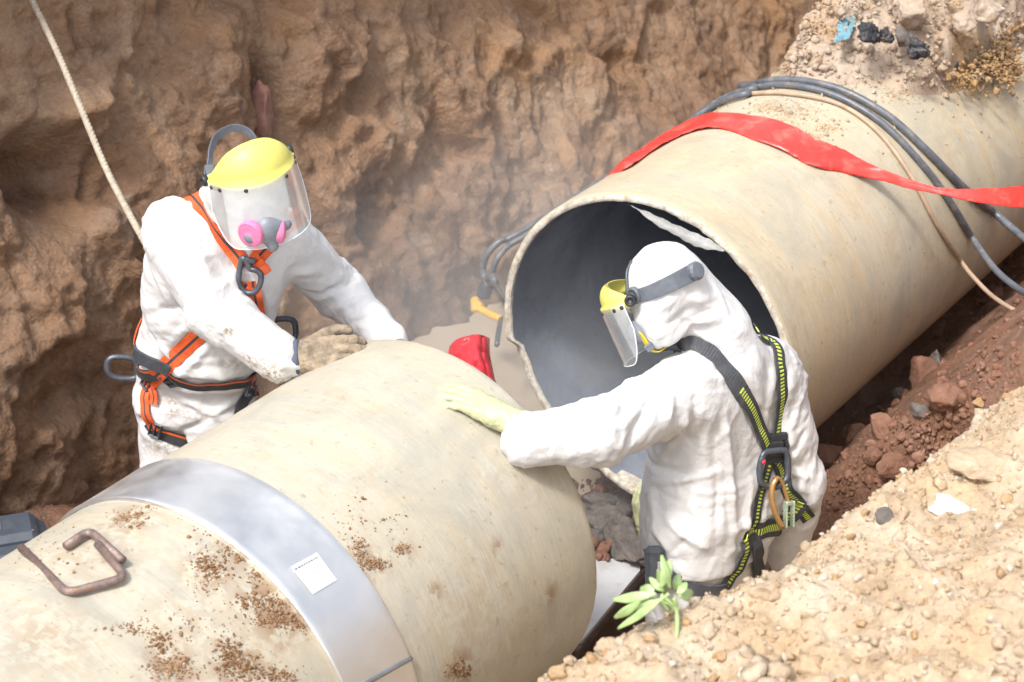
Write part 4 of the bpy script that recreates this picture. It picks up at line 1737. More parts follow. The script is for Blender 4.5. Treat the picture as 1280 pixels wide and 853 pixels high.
# ------------------------------------------------------------------ board, timber and stones between the pipes
def board():
    z = 0.0
    c = [PZ(690, 702, z), PZ(800, 697, z), PZ(800, 713, z), PZ(728, 800, z), PZ(660, 800, z)]
    V = np.array(c + [p - UPV * 0.014 for p in c])
    F = [(4, 3, 2, 1, 0), (5, 6, 7, 8, 9)] + [(i, (i + 1) % 5, (i + 1) % 5 + 5, i + 5) for i in range(5)]
    put('board', mesh_np('board', V, F, False), M['board'], None, 'dusty white board lying in the gap between the pipes', 'board')
    a, b = PZ(812, 703, -0.03), PZ(728, 806, -0.03)
    ax = nrm(b - a)
    V, F = cbox((a + b) / 2 - UPV * 0.005, ax, np.cross(UPV, ax), UPV, np.linalg.norm(b - a) + 0.1, 0.018, 0.035, 0.004)
    put('timber', mesh_np('timber', V, F, False), M['timber'], None, 'dark timber edging the white board', 'timber')


board()
k = 0
for px, py, z, sz, mat, lab in ((748, 628, 0.02, (0.10, 0.07, 0.06), 'stone_grey', 'dark grey stone just under the rim of the far pipe'),
                                (790, 622, 0.03, (0.09, 0.06, 0.05), 'stone_grey', 'shadowed stone under the far pipe rim beside the standing worker'),
                                (760, 655, 0.0, (0.11, 0.08, 0.07), 'stone_grey', 'broad grey stone between the pipes above the board'),
                                (783, 680, 0.03, (0.13, 0.06, 0.05), 'stone_grey', 'long pale brown stone touching the top edge of the board'),
                                (738, 672, 0.0, (0.06, 0.05, 0.05), 'stone_grey', 'grey stone against the cut end of the near pipe'),
                                (803, 695, 0.02, (0.05, 0.035, 0.03), 'stone_grey', 'small grey stone at the right corner of the board'),
                                (735, 640, 0.0, (0.07, 0.05, 0.05), 'stone_grey', 'grey stone beside the near pipe, higher than the board')):
    rock_obj('stone', PZ(px, py, z), sz, M[mat], lab, 'stone', 200 + k, 'stones in the gap between the pipes', sub=3)
    k += 1


def slopehit(px, py):
    return march_surface(px, py, floor_z, 4.8, 11.0, 0.05)[0]


k = 0
for px, py, r, asp, mat, lab in ((1072, 508, 0.050, (1.05, 0.8, 1.05), 'stone_red', 'large reddish block leaning on the rubble right of the far pipe'),
                                 (1070, 549, 0.048, (1.1, 0.7, 0.55), 'stone_red', 'flat oblong red-brown stone below the large reddish block'),
                                 (1036, 580, 0.044, (1, 0.9, 0.85), 'stone_red', 'rounded brown stone beside the right arm of the worker'),
                                 (1125, 498, 0.030, (1, 0.8, 0.8), 'stone_grey', 'pale tan stone among the red rubble under the far pipe'),
                                 (1104, 540, 0.042, (1, 0.9, 0.8), 'stone_red', 'red-brown stone right of the flat oblong one'),
                                 (1152, 478, 0.042, (1, 0.9, 1.2), 'stone_red', 'upright reddish stone right of the pale tan one'),
                                 (1122, 462, 0.026, (0.8, 0.8, 1.2), 'stone_red', 'small upright red stone against the underside of the far pipe'),
                                 (1168, 462, 0.036, (0.7, 0.7, 1.7), 'stone_grey', 'long grey-brown slab standing in the rubble'),
                                 (1174, 420, 0.028, (0.8, 0.7, 1.4), 'stone_red', 'bright reddish stone near the upper end of the rubble'),
                                 (1240, 378, 0.036, (1.2, 1, 0.8), 'stone_red', 'round reddish boulder below the hanging cables'),
                                 (1092, 575, 0.030, (1.3, 0.8, 0.7), 'stone_red', 'low brown stone left of the sandy mound edge'),
                                 (1058, 573, 0.014, (1, 1, 0.9), 'stone_red', 'pebble beside the rounded brown stone'),
                                 (1090, 528, 0.014, (1, 1, 0.9), 'stone_red', 'pebble between the large block and the red-brown stone'),
                                 (1224, 505, 0.012, (1, 1, 0.9), 'ochre', 'tiny ochre pebble near the sandy mound edge'),
                                 (1150, 515, 0.020, (1.3, 1, 0.8), 'stone_grey', 'grey-brown stone below the upright reddish one'),
                                 (1185, 505, 0.040, (1.1, 1, 0.8), 'stone_red', 'half buried reddish boulder at the middle of the rubble'),
                                 (1252, 322, 0.024, (1, 0.9, 0.8), 'stone_red', 'reddish stone under the far pipe beside the lower cable'),
                                 (1120, 585, 0.034, (1.4, 0.9, 0.7), 'stone_red', 'broad flat brown stone at the foot of the sandy mound')):
    p = slopehit(px, py)
    rock_obj('stone', p + UPV * 0.35 * r, np.array(asp) * r * 1.55, M[mat], lab, 'stone', 300 + k, 'rubble stones right of the far pipe', sub=3, rough=0.16, cuts=9)
    k += 1
C, Z = [], []
for p in march_surface(RNG.uniform(1000, 1290, 2600), RNG.uniform(310, 640, 2600), floor_z, 4.8, 11.0, 0.06):
    C.append(p)
    Z.append(min(0.003 + RNG.exponential(0.0055), 0.03))
for _ in range(500):
    p = PZ(RNG.uniform(700, 815), RNG.uniform(600, 700), RNG.uniform(-0.05, 0.02))
    C.append(p)
    Z.append(min(0.004 + RNG.exponential(0.008), 0.03))
V, F = soup(C, Z, 1, RNG)
put('rubble', mesh_np('rubble', V, F, False), M['stone_red'], None, 'small red-brown rubble beside and under the far pipe', 'rubble', None, 'stuff')

# stone wedged in the cavity of the bank
s0, z0 = wallhit(328, 142)
rock_obj('stone', W(s0, wall_u(s0, z0) - 0.02, z0), (0.085, 0.10, 0.15), M['stone_pink'], 'tall pinkish stone wedged in the dark cavity of the bank', 'stone', 71, rot=(0.1, 0.1, 0.5), rough=0.12)

# clods on the mound
C, Z = [], []
M['mound_dark'] = earth_mat('ochre_spoil', [(0.42, 0.265, 0.14), (0.55, 0.37, 0.21), (0.62, 0.45, 0.28), (0.56, 0.34, 0.155)], 12.0, 0.6)
M['mound_pale'] = earth_mat('pale_gravel', [(0.58, 0.50, 0.40), (0.68, 0.60, 0.49), (0.76, 0.70, 0.60), (0.62, 0.49, 0.35)], 12.0, 0.5)
for nm, n, sub, lam, cap, mt, lab in (('clods', 5200, 1, 0.0058, 0.034, 'mound', 'sandy clods strewn over the foreground mound'),
                                      ('crumbs', 22000, 0, 0.0026, 0.012, 'mound', 'fine sandy crumbs covering the foreground mound'),
                                      ('clods', 2200, 1, 0.0042, 0.022, 'mound_dark', 'darker ochre clods among the sandy ones on the foreground mound'),
                                      ('gravel', 1800, 1, 0.0036, 0.018, 'mound_pale', 'pale gravel bits scattered on the foreground mound')):
    sa = RNG.uniform(-2.4, 1.2, n)
    ua = mound_crest(sa)[0] + RNG.uniform(-0.24, 1.4, n)
    C, Z = [], []
    for s, u, z in zip(sa, ua, mound_z(sa, ua)):
        Z.append(min(0.002 + RNG.exponential(lam), cap))
        C.append(W(s, u, z + 0.05 * Z[-1]))
    V, F = soup(C, Z, sub, RNG, 0.75, variants=24, rough=0.45)
    put(nm, mesh_np(nm, V, F, False), M[mt], None, lab, 'clods' if nm == 'clods' else nm, None, 'stuff')
k = 0
for px, py, sz, mat, lab in ((1188, 636, (0.062, 0.030, 0.018), 'stone_white', 'white flat stone lying on the foreground mound'),
                             (1102, 597, (0.032, 0.030, 0.030), 'mound', 'rounded sandy clod at the crest of the mound'),
                             (1230, 585, (0.095, 0.06, 0.035), 'mound', 'broad sandy block in the right of the mound above the white stone'),
                             (958, 740, (0.040, 0.035, 0.030), 'mound', 'sandy lump low on the mound below the harness leg strap'),
                             (760, 812, (0.034, 0.03, 0.024), 'mound', 'sandy clod beside the green sprig'),
                             (1105, 645, (0.022, 0.02, 0.014), 'stone_grey', 'small brown stone left of the white stone')):
    p = mhit(px, py)
    o = rock_obj('stone' if 'stone' in mat else 'clod', p, sz, M[mat], lab, 'stone' if 'stone' in mat else 'clod', 400 + k, sub=3, rot=(0.2, 0.1, -0.55) if k == 0 else None, rough=0.15)
    k += 1


# green sprig lying on the mound
def sprig():
    base = P(836, 764, mhit(836, 800)[1] + 0.04)
    t = thing('green_sprig', 'fleshy green sprig lying on the edge of the foreground mound', 'plant', base)
    leaves = [((826, 735), (838, 700), 0.011, 0.0), ((843, 738), (850, 718), 0.012, 0.02), ((822, 692 + 20), (832, 742), 0.010, 0.01), ((820, 742), (766, 750), 0.011, -0.01), ((800, 752), (768, 773), 0.010, -0.02), ((830, 746), (772, 786), 0.009, -0.03), ((818, 738), (800, 736), 0.012, 0.0), ((848, 745), (866, 740), 0.012, 0.02), ((822, 750), (778, 762), 0.009, -0.015), ((830, 740), (812, 722), 0.009, 0.01), ((838, 736), (827, 694), 0.010, -0.005), ((846, 742), (858, 728), 0.009, 0.0)]
    y0 = base[1]
    lm = None
    for i, (a, b, w, dy) in enumerate(leaves):
        A, B = P(a[0], a[1], y0 + dy), P(b[0], b[1], y0 + dy + 0.03)
        mid = (A + B) / 2 - CW * 0.01
        path = catmull([A, mid, B], 8)
        x = np.linspace(0, 1, len(path))
        V, F, uv = tube(path, w * (0.22 + 0.85 * np.sin(np.pi * np.clip(x * 0.96, 0, 1)) ** 1.2), 10, flat=0.16, N0=nrm(-CW + 0.6 * CR * math.sin(i * 2.1) + 0.3 * CU))
        put('leaf', MB().add(V, F, uv).me('leaf'), M['leaf'], t)
    for q in ((842, 748), (812, 750), (826, 744)):
        V, F, uv = tube(catmull([mhit(846, 800) - UPV * 0.02, P(846, 766, y0), P((q[0] + 846) / 2, 752, y0), P(q[0], q[1], y0)], 5), 0.0045, 7)
        put('stem', MB().add(V, F, uv).me('stem'), M['leaf'], t)
    V, F, uv = tube(catmull([base, P(828, 752, y0), P(836, 742, y0)], 5), 0.004, 7)
    put('stem', MB().add(V, F, uv).me('stem'), M['leaf'], t)


sprig()


# ================================================================== PEOPLE
def arm_coords(V, path, rads):
    """for each vertex: distance along the limb, distance from its axis, radius there, direction from the axis"""
    path = np.asarray(path, float)
    best = np.full(len(V), 9.0)
    q = np.zeros(len(V))
    rr = np.zeros(len(V))
    dirv = np.zeros_like(V)
    ax = np.zeros_like(V)
    L0 = 0
    for i in range(len(path) - 1):
        a, b = path[i], path[i + 1]
        ba = b - a
        L = np.linalg.norm(ba)
        t = np.clip((V - a) @ ba / (L * L), 0, 1)
        c = a + t[:, None] * ba
        d = np.linalg.norm(V - c, axis=1)
        m = d < best
        best[m] = d[m]
        q[m] = L0 + t[m] * L
        rr[m] = (rads[i] + (rads[i + 1] - rads[i]) * t)[m]
        dirv[m] = (V - c)[m]
        ax[m] = ba / L
        L0 += L
    return q, best, rr, nrm(dirv), ax


def wrinkles(V, Nn, limbs, torso_amp=0.007, seed=0, folds=()):
    """folds of loose paper cloth: rings at the joints, long drapes down the trunk, fine crumple all over"""
    # crumple made of flat facets with crisp creases
    d = np.zeros(len(V))
    wlimb = np.zeros(len(V))
    for path, rads, joints, amp in limbs:
        q, dist, rr, dv, ax = arm_coords(V, path, rads)
        w = 1 - sstep(1.25, 1.9, dist / np.maximum(rr, 0.02))
        jw = np.zeros(len(V))
        for j, wd in joints:
            jw = np.maximum(jw, np.exp(-((q - j) / wd) ** 2))
        # folds wind round the sleeve at a slant
        co = np.stack([q * 9.0, dv[:, 0] * 0.9 + q * 4, dv[:, 1] * 0.9 + dv[:, 2] * 0.9], 1)
        f = ridge(co, 2, seed + 3)
        co2 = np.stack([q * 19.0, dv[:, 0] * 1.7, dv[:, 2] * 1.7 + dv[:, 1] + q * 6], 1)
        f2 = ridge(co2, 2, seed + 7)
        d += w * amp * 0.42 * ((0.2 + 0.9 * jw) * (f - 0.3) + 0.5 * (0.2 + jw) * (f2 - 0.3))
        wlimb = np.maximum(wlimb, w)
    z = V[:, 2]
    hd = np.stack([V[:, 0] * 7, V[:, 1] * 7, z * 2.2], 1)
    drape = ridge(hd + 0.5 * np.stack([nz(V * 3, seed), nz(V * 3, seed + 1), z * 0], 1), 2, seed + 11)
    sag = ridge(np.stack([V[:, 0] * 3.5 + z * 2, V[:, 1] * 3.5, z * 9 + nz(V * 4, seed + 4)], 1), 2, seed + 13)
    d += (1 - wlimb) * torso_amp * ((drape - 0.3) * 0.9 + (sag - 0.3) * 0.6)
    rg = np.random.default_rng(seed + 40)
    for k in range(9):                                         # crisp creases with flat facets between them
        dr = nrm(rg.normal(size=3))
        fr = rg.uniform(5.0, 9.0) if k < 5 else rg.uniform(11.0, 19.0)
        ph = V @ dr * fr + 0.55 * nz(V * 2.6, seed + 20 + k) + rg.uniform(0, 9)
        tri = 1 - 4 * np.abs(ph - np.floor(ph) - 0.5)          # -1 .. 1
        on = sstep(-0.12, 0.25, nz(V * 4.2, seed + 31 + k))
        d += (0.0022 if k < 5 else 0.0008) * tri * on
    for pts, amp, wd in folds:
        pts = np.asarray(pts, float)
        best = np.full(len(V), 9.0)
        tt = np.zeros(len(V))
        for i in range(len(pts) - 1):
            ba = pts[i + 1] - pts[i]
            t = np.clip((V - pts[i]) @ ba / (ba @ ba + 1e-9), 0, 1)
            dist = np.linalg.norm(V - pts[i] - t[:, None] * ba, axis=1)
            m = dist < best
            best[m] = dist[m]
            tt[m] = ((i + t) / (len(pts) - 1))[m]
        fade = np.sqrt(np.clip(np.sin(np.pi * np.clip(tt, 0.04, 0.96)), 0, 1))
        d += amp * fade * np.clip(1 - best / wd, 0, 1) ** 1.3
    return V + Nn * d[:, None]


def seam_pts(path, rad):
    return path, rad


class Person:
    def __init__(self, label, foot):
        self.t = thing('person', label, 'person', foot)
        self.b = Body()
        self.foot = foot

    def finish(self, limbs, cell=0.0085, torso_amp=0.007, dirt=(), seed=0, hems=(), folds=(), press=()):
        V, F = self.b.mesh(cell)
        V = relax(V, F, 2)
        Nn = vnormals(V, F)
        V = wrinkles(V, Nn, limbs, torso_amp, seed, self.creases(V, Nn, limbs, seed) + [([self.b.march(x, y, tg) for x, y in pts], a * 1.3, w) for pts, a, w, tg in folds])
        for pts, tg in press:
            pl = catmull([self.b.march(x, y, tg) for x, y in pts], 3)
            best = np.full(len(V), 9.0)
            for i in range(len(pl) - 1):
                ba = pl[i + 1] - pl[i]
                t = np.clip((V - pl[i]) @ ba / (ba @ ba + 1e-9), 0, 1)
                best = np.minimum(best, np.linalg.norm(V - pl[i] - t[:, None] * ba, axis=1))
            V = V - Nn * (0.007 * (1 - sstep(0.020, 0.034, best)) - 0.004 * np.exp(-((best - 0.045) / 0.014) ** 2))[:, None]
        for fn in hems:
            V = fn(V, Nn)
        V = relax(V, F, 1) * 0.2 + V * 0.8
        dd = np.zeros(len(V))
        for c, r, a in dirt:
            dd = np.maximum(dd, a * np.exp(-((V - c) ** 2).sum(1) / (r * r)))
        me = mesh_np('coverall', V, F, True, attrs={'dirt': dd})
        self.o = put('coverall', me, M['coverall'], self.t)
        self.V, self.F = V, F
        self.bvh = BVHTree.FromPolygons([tuple(v) for v in V], [tuple(map(int, f)) for f in F])
        return self

    def creases(self, V, Nn, limbs, seed):
        """many short straight creases lying in the cloth at random places"""
        rg = np.random.default_rng(seed + 77)
        out = []
        pick = rg.choice(len(V), 150, replace=False)
        for n, i in enumerate(pick):
            p, nn = V[i], Nn[i]
            ax = UPV
            for path, rads, joints, amp in limbs:
                q, dist, rr, dv, a = arm_coords(p[None], path, rads)
                if dist[0] < rr[0] * 1.5:
                    ax = a[0]
            a = nrm(ax - nn * (ax @ nn))
            c = np.cross(nn, a)
            ang = rg.normal() * 0.5 + (math.pi / 2 if (ax is not UPV and rg.random() < 0.6) else 0.5 * rg.normal())
            dr = a * math.cos(ang) + c * math.sin(ang)
            L = rg.uniform(0.05, 0.15)
            pts = []
            for t in (-0.5, -0.17, 0.17, 0.5):
                q = p + dr * L * t + c * 0.01 * rg.normal() * abs(t)
                q = q - self.b.grad(q) * self.b.d(q[None])[0]
                pts.append(q)
            out.append((pts, rg.choice([-1, 1, 1]) * rg.uniform(0.0022, 0.0052), rg.uniform(0.010, 0.020)))
        return out

    def on(self, px, py, tags=None):
        """point and normal of the cloth at a place seen in the photograph"""
        p = self.b.march(px, py, tags)
        g = self.b.grad(p, tags)
        h, n, i, ds = self.bvh.ray_cast(Vector(p + g * 0.035), Vector(-g), 0.08)
        if h is not None and Vector(n).dot(Vector(g)) > 0.2:
            p = np.array(h)
        return p, g

    def near(self, w, tags=None):
        p = np.asarray(w, float)
        for _ in range(6):
            p = p - self.b.grad(p, tags) * self.b.d(p[None], tags)[0] * 0.9
        g = self.b.grad(p, tags)
        h, n, i, ds = self.bvh.ray_cast(Vector(p + g * 0.035), Vector(-g), 0.08)
        if h is not None and Vector(n).dot(Vector(g)) > 0.2:
            p = np.array(h)
        return p, g

    def strap(self, name, pts, width, mat, parent, tags=None, n=8, lift=0.002, thick=0.003, closed=False):
        q = []
        for a in pts:
            q.append(self.on(a[0], a[1], tags)[0] if len(a) == 2 else self.near(a, tags)[0])
        path = catmull(q, n, closed)
        NN, PP = [], []
        for p in path:
            p2, g = self.near(p, tags)
            # keep to the smooth body so that webbing bridges small folds
            p3 = p
            if (p2 - p) @ g > -0.012:
                p3 = p2
            PP.append(p3)
            NN.append(g)
        PP, NN = np.array(PP), np.array(NN)
        for _ in range(3):
            if closed:
                PP = (np.roll(PP, 1, 0) + PP * 2 + np.roll(PP, -1, 0)) / 4
                NN = (np.roll(NN, 1, 0) + NN * 2 + np.roll(NN, -1, 0)) / 4
            else:
                PP[1:-1] = (PP[:-2] + 2 * PP[1:-1] + PP[2:]) / 4
                NN[1:-1] = (NN[:-2] + 2 * NN[1:-1] + NN[2:]) / 4
        w = width if np.isscalar(width) else np.interp(np.linspace(0, 1, len(PP)), np.linspace(0, 1, len(width)), width)
        V, F, uv = ribbon(PP, NN, w, thick, closed, lift + 0.003)
        return put(name, MB().add(V, F, uv).me(name, False), mat, parent)


def loop_ring(c, ex, ey, pts, rad, n=5, flat=None):
    """closed ring through 2-D points in the plane (ex, ey)"""
    p = catmull([c + ex * a + ey * b for a, b in pts], n, True)
    return tube(p, rad, 9, True, flat=flat, N0=np.cross(ex, ey))


def glove(name, wrist, tip_dir, dorsal, side, mat, parent, curl, scale=1.0, cuffmat=None, back=0.05, spread=0.10, cuff_r=0.040):
    """a gloved hand: palm, four unequal bent fingers and a thumb leaving the side of the palm.
    tip_dir along the fingers, dorsal out of the back of the hand, side towards the thumb"""
    x = nrm(tip_dir)
    z = nrm(dorsal - x * (dorsal @ x))
    y = np.cross(z, x)
    y = y if y @ side > 0 else -y
    S = scale

    def w(a, b, c):
        return wrist + (x * a + y * b + z * c) * S
    b = Body()
    b.add(w(-back, 0, 0), w(0.015, 0, 0), 0.034 * S, 0.031 * S, 0.01)
    for yy, l in ((0.030, 0.086), (0.010, 0.090), (-0.011, 0.086), (-0.030, 0.078)):
        b.add(w(0.012, yy * 0.62, 0), w(l - 0.006, yy, 0.001), 0.019 * S, 0.0125 * S, 0.012)
    b.add(w(0.02, 0.024, -0.006), w(0.055, 0.030, -0.008), 0.018 * S, 0.015 * S, 0.015)
    spec = [(0.030, 0.088, (0.036, 0.024, 0.019), 0.55), (0.0105, 0.092, (0.040, 0.027, 0.020), 0.0), (-0.0105, 0.088, (0.037, 0.025, 0.019), -0.35), (-0.030, 0.080, (0.029, 0.020, 0.017), -1.0)]
    for i, (yy, l, seg, sp) in enumerate(spec):
        p = np.array([l, yy, 0.002])
        ang = 0.0
        r0 = (0.0106, 0.0108, 0.0104, 0.0094)[i]
        for k, sl in enumerate(seg):
            ang += curl[i][k]
            q = p + np.array([math.cos(ang) * sl, sp * spread * sl, -math.sin(ang) * sl])
            b.add(w(*p), w(*q), (r0 - 0.0007 * k) * S, (r0 - 0.0007 * (k + 1)) * S, 0.0025)
            p = q
    t0 = np.array([0.028, 0.028, -0.006])
    t1 = np.array([0.056, 0.054, -0.016])
    t2 = np.array([0.085, 0.064, -0.022])
    t3 = np.array([0.106, 0.062, -0.028])
    b.add(w(*t0), w(*t1), 0.018 * S, 0.0135 * S, 0.012)
    b.add(w(*t1), w(*t2), 0.0132 * S, 0.0118 * S, 0.005)
    b.add(w(*t2), w(*t3), 0.0116 * S, 0.0104 * S, 0.005)
    V, F = b.mesh(0.0028)
    V = relax(V, F, 1)
    Nn = vnormals(V, F)
    V = V + Nn * (0.0018 * ridge(V * 38, 2, 4) + 0.0012 * nz(V * 120, 2))[:, None]
    o = put(name, mesh_np(name, V, F), mat, parent)
    if cuffmat is not None:
        Vc, Fc = disc_lathe(w(-0.012, 0, 0), x, [(cuff_r * 0.9, -0.01), (cuff_r, 0.0), (cuff_r * 0.99, 0.012), (cuff_r * 0.88, 0.02)], 22)
        put('cuff', mesh_np('cuff', Vc, Fc), cuffmat, o)
    return o


def face(C, Hf, Hl, Hu, parent):
    b = Body()

    def w(f, l, u):
        return C + Hf * f + Hl * l + Hu * u
    b.add(w(0.0, 0, 0.03), w(0.02, 0, -0.03), 0.082, 0.076, 0.02)
    b.add(w(0.055, 0, -0.07), w(0.05, 0, -0.085), 0.040, 0.036, 0.03)
    for s in (-1, 1):
        b.add(w(0.045, s * 0.035, -0.03), w(0.05, s * 0.03, -0.035), 0.042, 0.040, 0.02)
        b.add(w(0.084, s * 0.015, 0.035), w(0.074, s * 0.05, 0.032), 0.011, 0.008, 0.016)
    b.add(w(0.090, 0, 0.018), w(0.110, 0, -0.022), 0.008, 0.012, 0.012)
    for s in (-1, 1):
        b.add(w(0.100, s * 0.010, -0.024), w(0.098, s * 0.012, -0.024), 0.009, 0.009, 0.008)
        b.add(w(0.092, s * 0.0, -0.052), w(0.084, s * 0.020, -0.053), 0.008, 0.006, 0.006)
    V, F = b.mesh(0.004)
    V = relax(V, F, 1)
    f = put('face', mesh_np('face', V, F), M['skin'], parent)
    for s in (-1, 1):
        Ve, Fe = ICO[2]
        put('eye', mesh_np('eye', Ve * 0.0125 + w(0.082, s * 0.031, 0.012), Fe), M['eye'], f)
    return f


def boots(person, legs, parent):
    for ankle, toe in legs:
        b = Body()
        d = nrm(toe - ankle * np.array([1, 1, 0]) - UPV * toe[2])
        g = np.array([ankle[0], ankle[1], toe[2]])
        b.add(ankle + UPV * 0.12, ankle, 0.062, 0.056, 0.02)
        b.add(ankle, g - d * 0.03 + UPV * 0.045, 0.056, 0.046, 0.03)
        b.add(g - d * 0.03 + UPV * 0.042, g + d * 0.15 + UPV * 0.04, 0.045, 0.042, 0.04)
        V, F = b.mesh(0.008)
        V[:, 2] = np.maximum(V[:, 2], toe[2])
        put('boot', mesh_np('boot', V, F), M['boot'], parent)


def frame(Hf, Hu):
    Hf = nrm(Hf)
    Hu = nrm(Hu - Hf * (Hu @ Hf))
    return Hf, np.cross(Hu, Hf), Hu


def visor_set(P0, Hf, Hl, Hu, parent, rl, rf, dome, drop, flare, browmat, visormat, front=80):
    """brow guard (front half dome with a lip), clear shield hanging from it, pivots and studs"""
    t = put('face_shield', None, None, parent, loc=None)
    n, m = 40, 9
    az = np.radians(np.linspace(-92, 92, n))
    rows = []
    df, du, taper = dome
    for j in range(m):
        f = j / (m - 1)
        g = math.sin(f * math.pi / 2)
        sn, cs = np.sin(az), np.cos(az)
        rows.append(P0 + Hl * (rl * sn * (1 - taper * f * f))[:, None] + Hf * (cs * (rf + (df - rf) * (1 - math.cos(f * math.pi / 2))))[:, None] + Hu * (np.abs(cs) ** 0.75 * du * g)[:, None])
    lip = [P0 + Hl * ((rl + 0.006) * np.sin(az))[:, None] + Hf * ((rf + 0.008) * np.cos(az))[:, None] - Hu * h for h in (0.024, 0.004)]
    outer = np.concatenate(lip + rows)
    nr = m + 2
    inner = P0 + (outer - P0) * 0.955
    F = grid_faces(nr, n)
    k = len(outer)
    Fs = [tuple(reversed(f)) for f in F] + [tuple(x + k for x in f) for f in F]
    for i in range(n - 1):
        for j in (0, nr - 1):
            Fs.append((j * n + i, j * n + i + 1, j * n + i + 1 + k, j * n + i + k))
    for i in (0, n - 1):
        for j in range(nr - 1):
            Fs.append((j * n + i, (j + 1) * n + i, (j + 1) * n + i + k, j * n + i + k))
    put('brow_guard', mesh_np('brow', np.concatenate([outer, inner]), Fs), browmat, t)
    # shield
    az = np.radians(np.linspace(-front, front, 44))
    rows = []
    L = drop * (1 - 0.55 * np.clip((np.abs(np.degrees(az)) / front - 0.62) / 0.38, 0, 1) ** 2.4)
    for j in range(12):
        f = j / 11
        r1 = 1.0 + flare * f
        rows.append(P0 + Hl * ((rl + 0.008) * r1 * np.sin(az))[:, None] + Hf * ((rf + 0.010) * r1 * np.cos(az))[:, None] - Hu * (0.006 + L * f)[:, None])
    V = np.concatenate(rows)
    put('visor', mesh_np('visor', V, grid_faces(12, 44)), visormat, t)
    edge = np.concatenate([np.array([r[0] for r in rows]), rows[-1], np.array([r[-1] for r in rows])[::-1]])
    Ve, Fe, uv = tube(edge, 0.0016, 6)
    put('visor_edge', MB().add(Ve, Fe, uv).me('visor_edge'), M['visor_edge'], t)
    for a in (-62, -76, 62, 76, -28, 28):
        a = math.radians(a)
        d = nrm(Hl * math.sin(a) * rf + Hf * math.cos(a) * rl)
        p = P0 + Hl * ((rl + 0.006) * math.sin(a)) + Hf * ((rf + 0.008) * math.cos(a)) - Hu * 0.016
        Vs, Fs = disc_lathe(p, d, [(0.006, 0), (0.006, 0.003), (0.004, 0.005)], 10)
        put('stud', mesh_np('stud', Vs, Fs), M['black'], t)
    for s in (-1, 1):
        p = P0 + Hl * s * (rl + 0.004) - Hu * 0.008 - Hf * 0.004
        Vs, Fs = disc_lathe(p, Hl * s, [(0.0, -0.004), (0.016, -0.004), (0.016, 0.008), (0.013, 0.011), (0.009, 0.012), (0.009, 0.009), (0.0, 0.009)], 18)
        put('pivot_knob', mesh_np('pivot_knob', Vs, Fs), M['black'], t)
    return t


def buckle(p, n, along, w, h, mat, parent, name='buckle', bars=True):
    n = nrm(n)
    y = nrm(along - n * (along @ n))
    x = np.cross(y, n)
    mb = MB()
    for dx, dy, sx, sy in ((0, h / 2, w, h * 0.24), (0, -h / 2, w, h * 0.24), (-w / 2, 0, w * 0.16, h * 1.2), (w / 2, 0, w * 0.16, h * 1.2), (0, 0, w * 0.95, h * 0.2)):
        V, F = cbox(p + x * dx + y * dy + n * (0.010 + 0.001 * (dx != 0)), x, y, n, sx, sy, 0.010, 0.0025)
        mb.add(V, F)
    return put(name, mb.me(name, False), mat, parent)


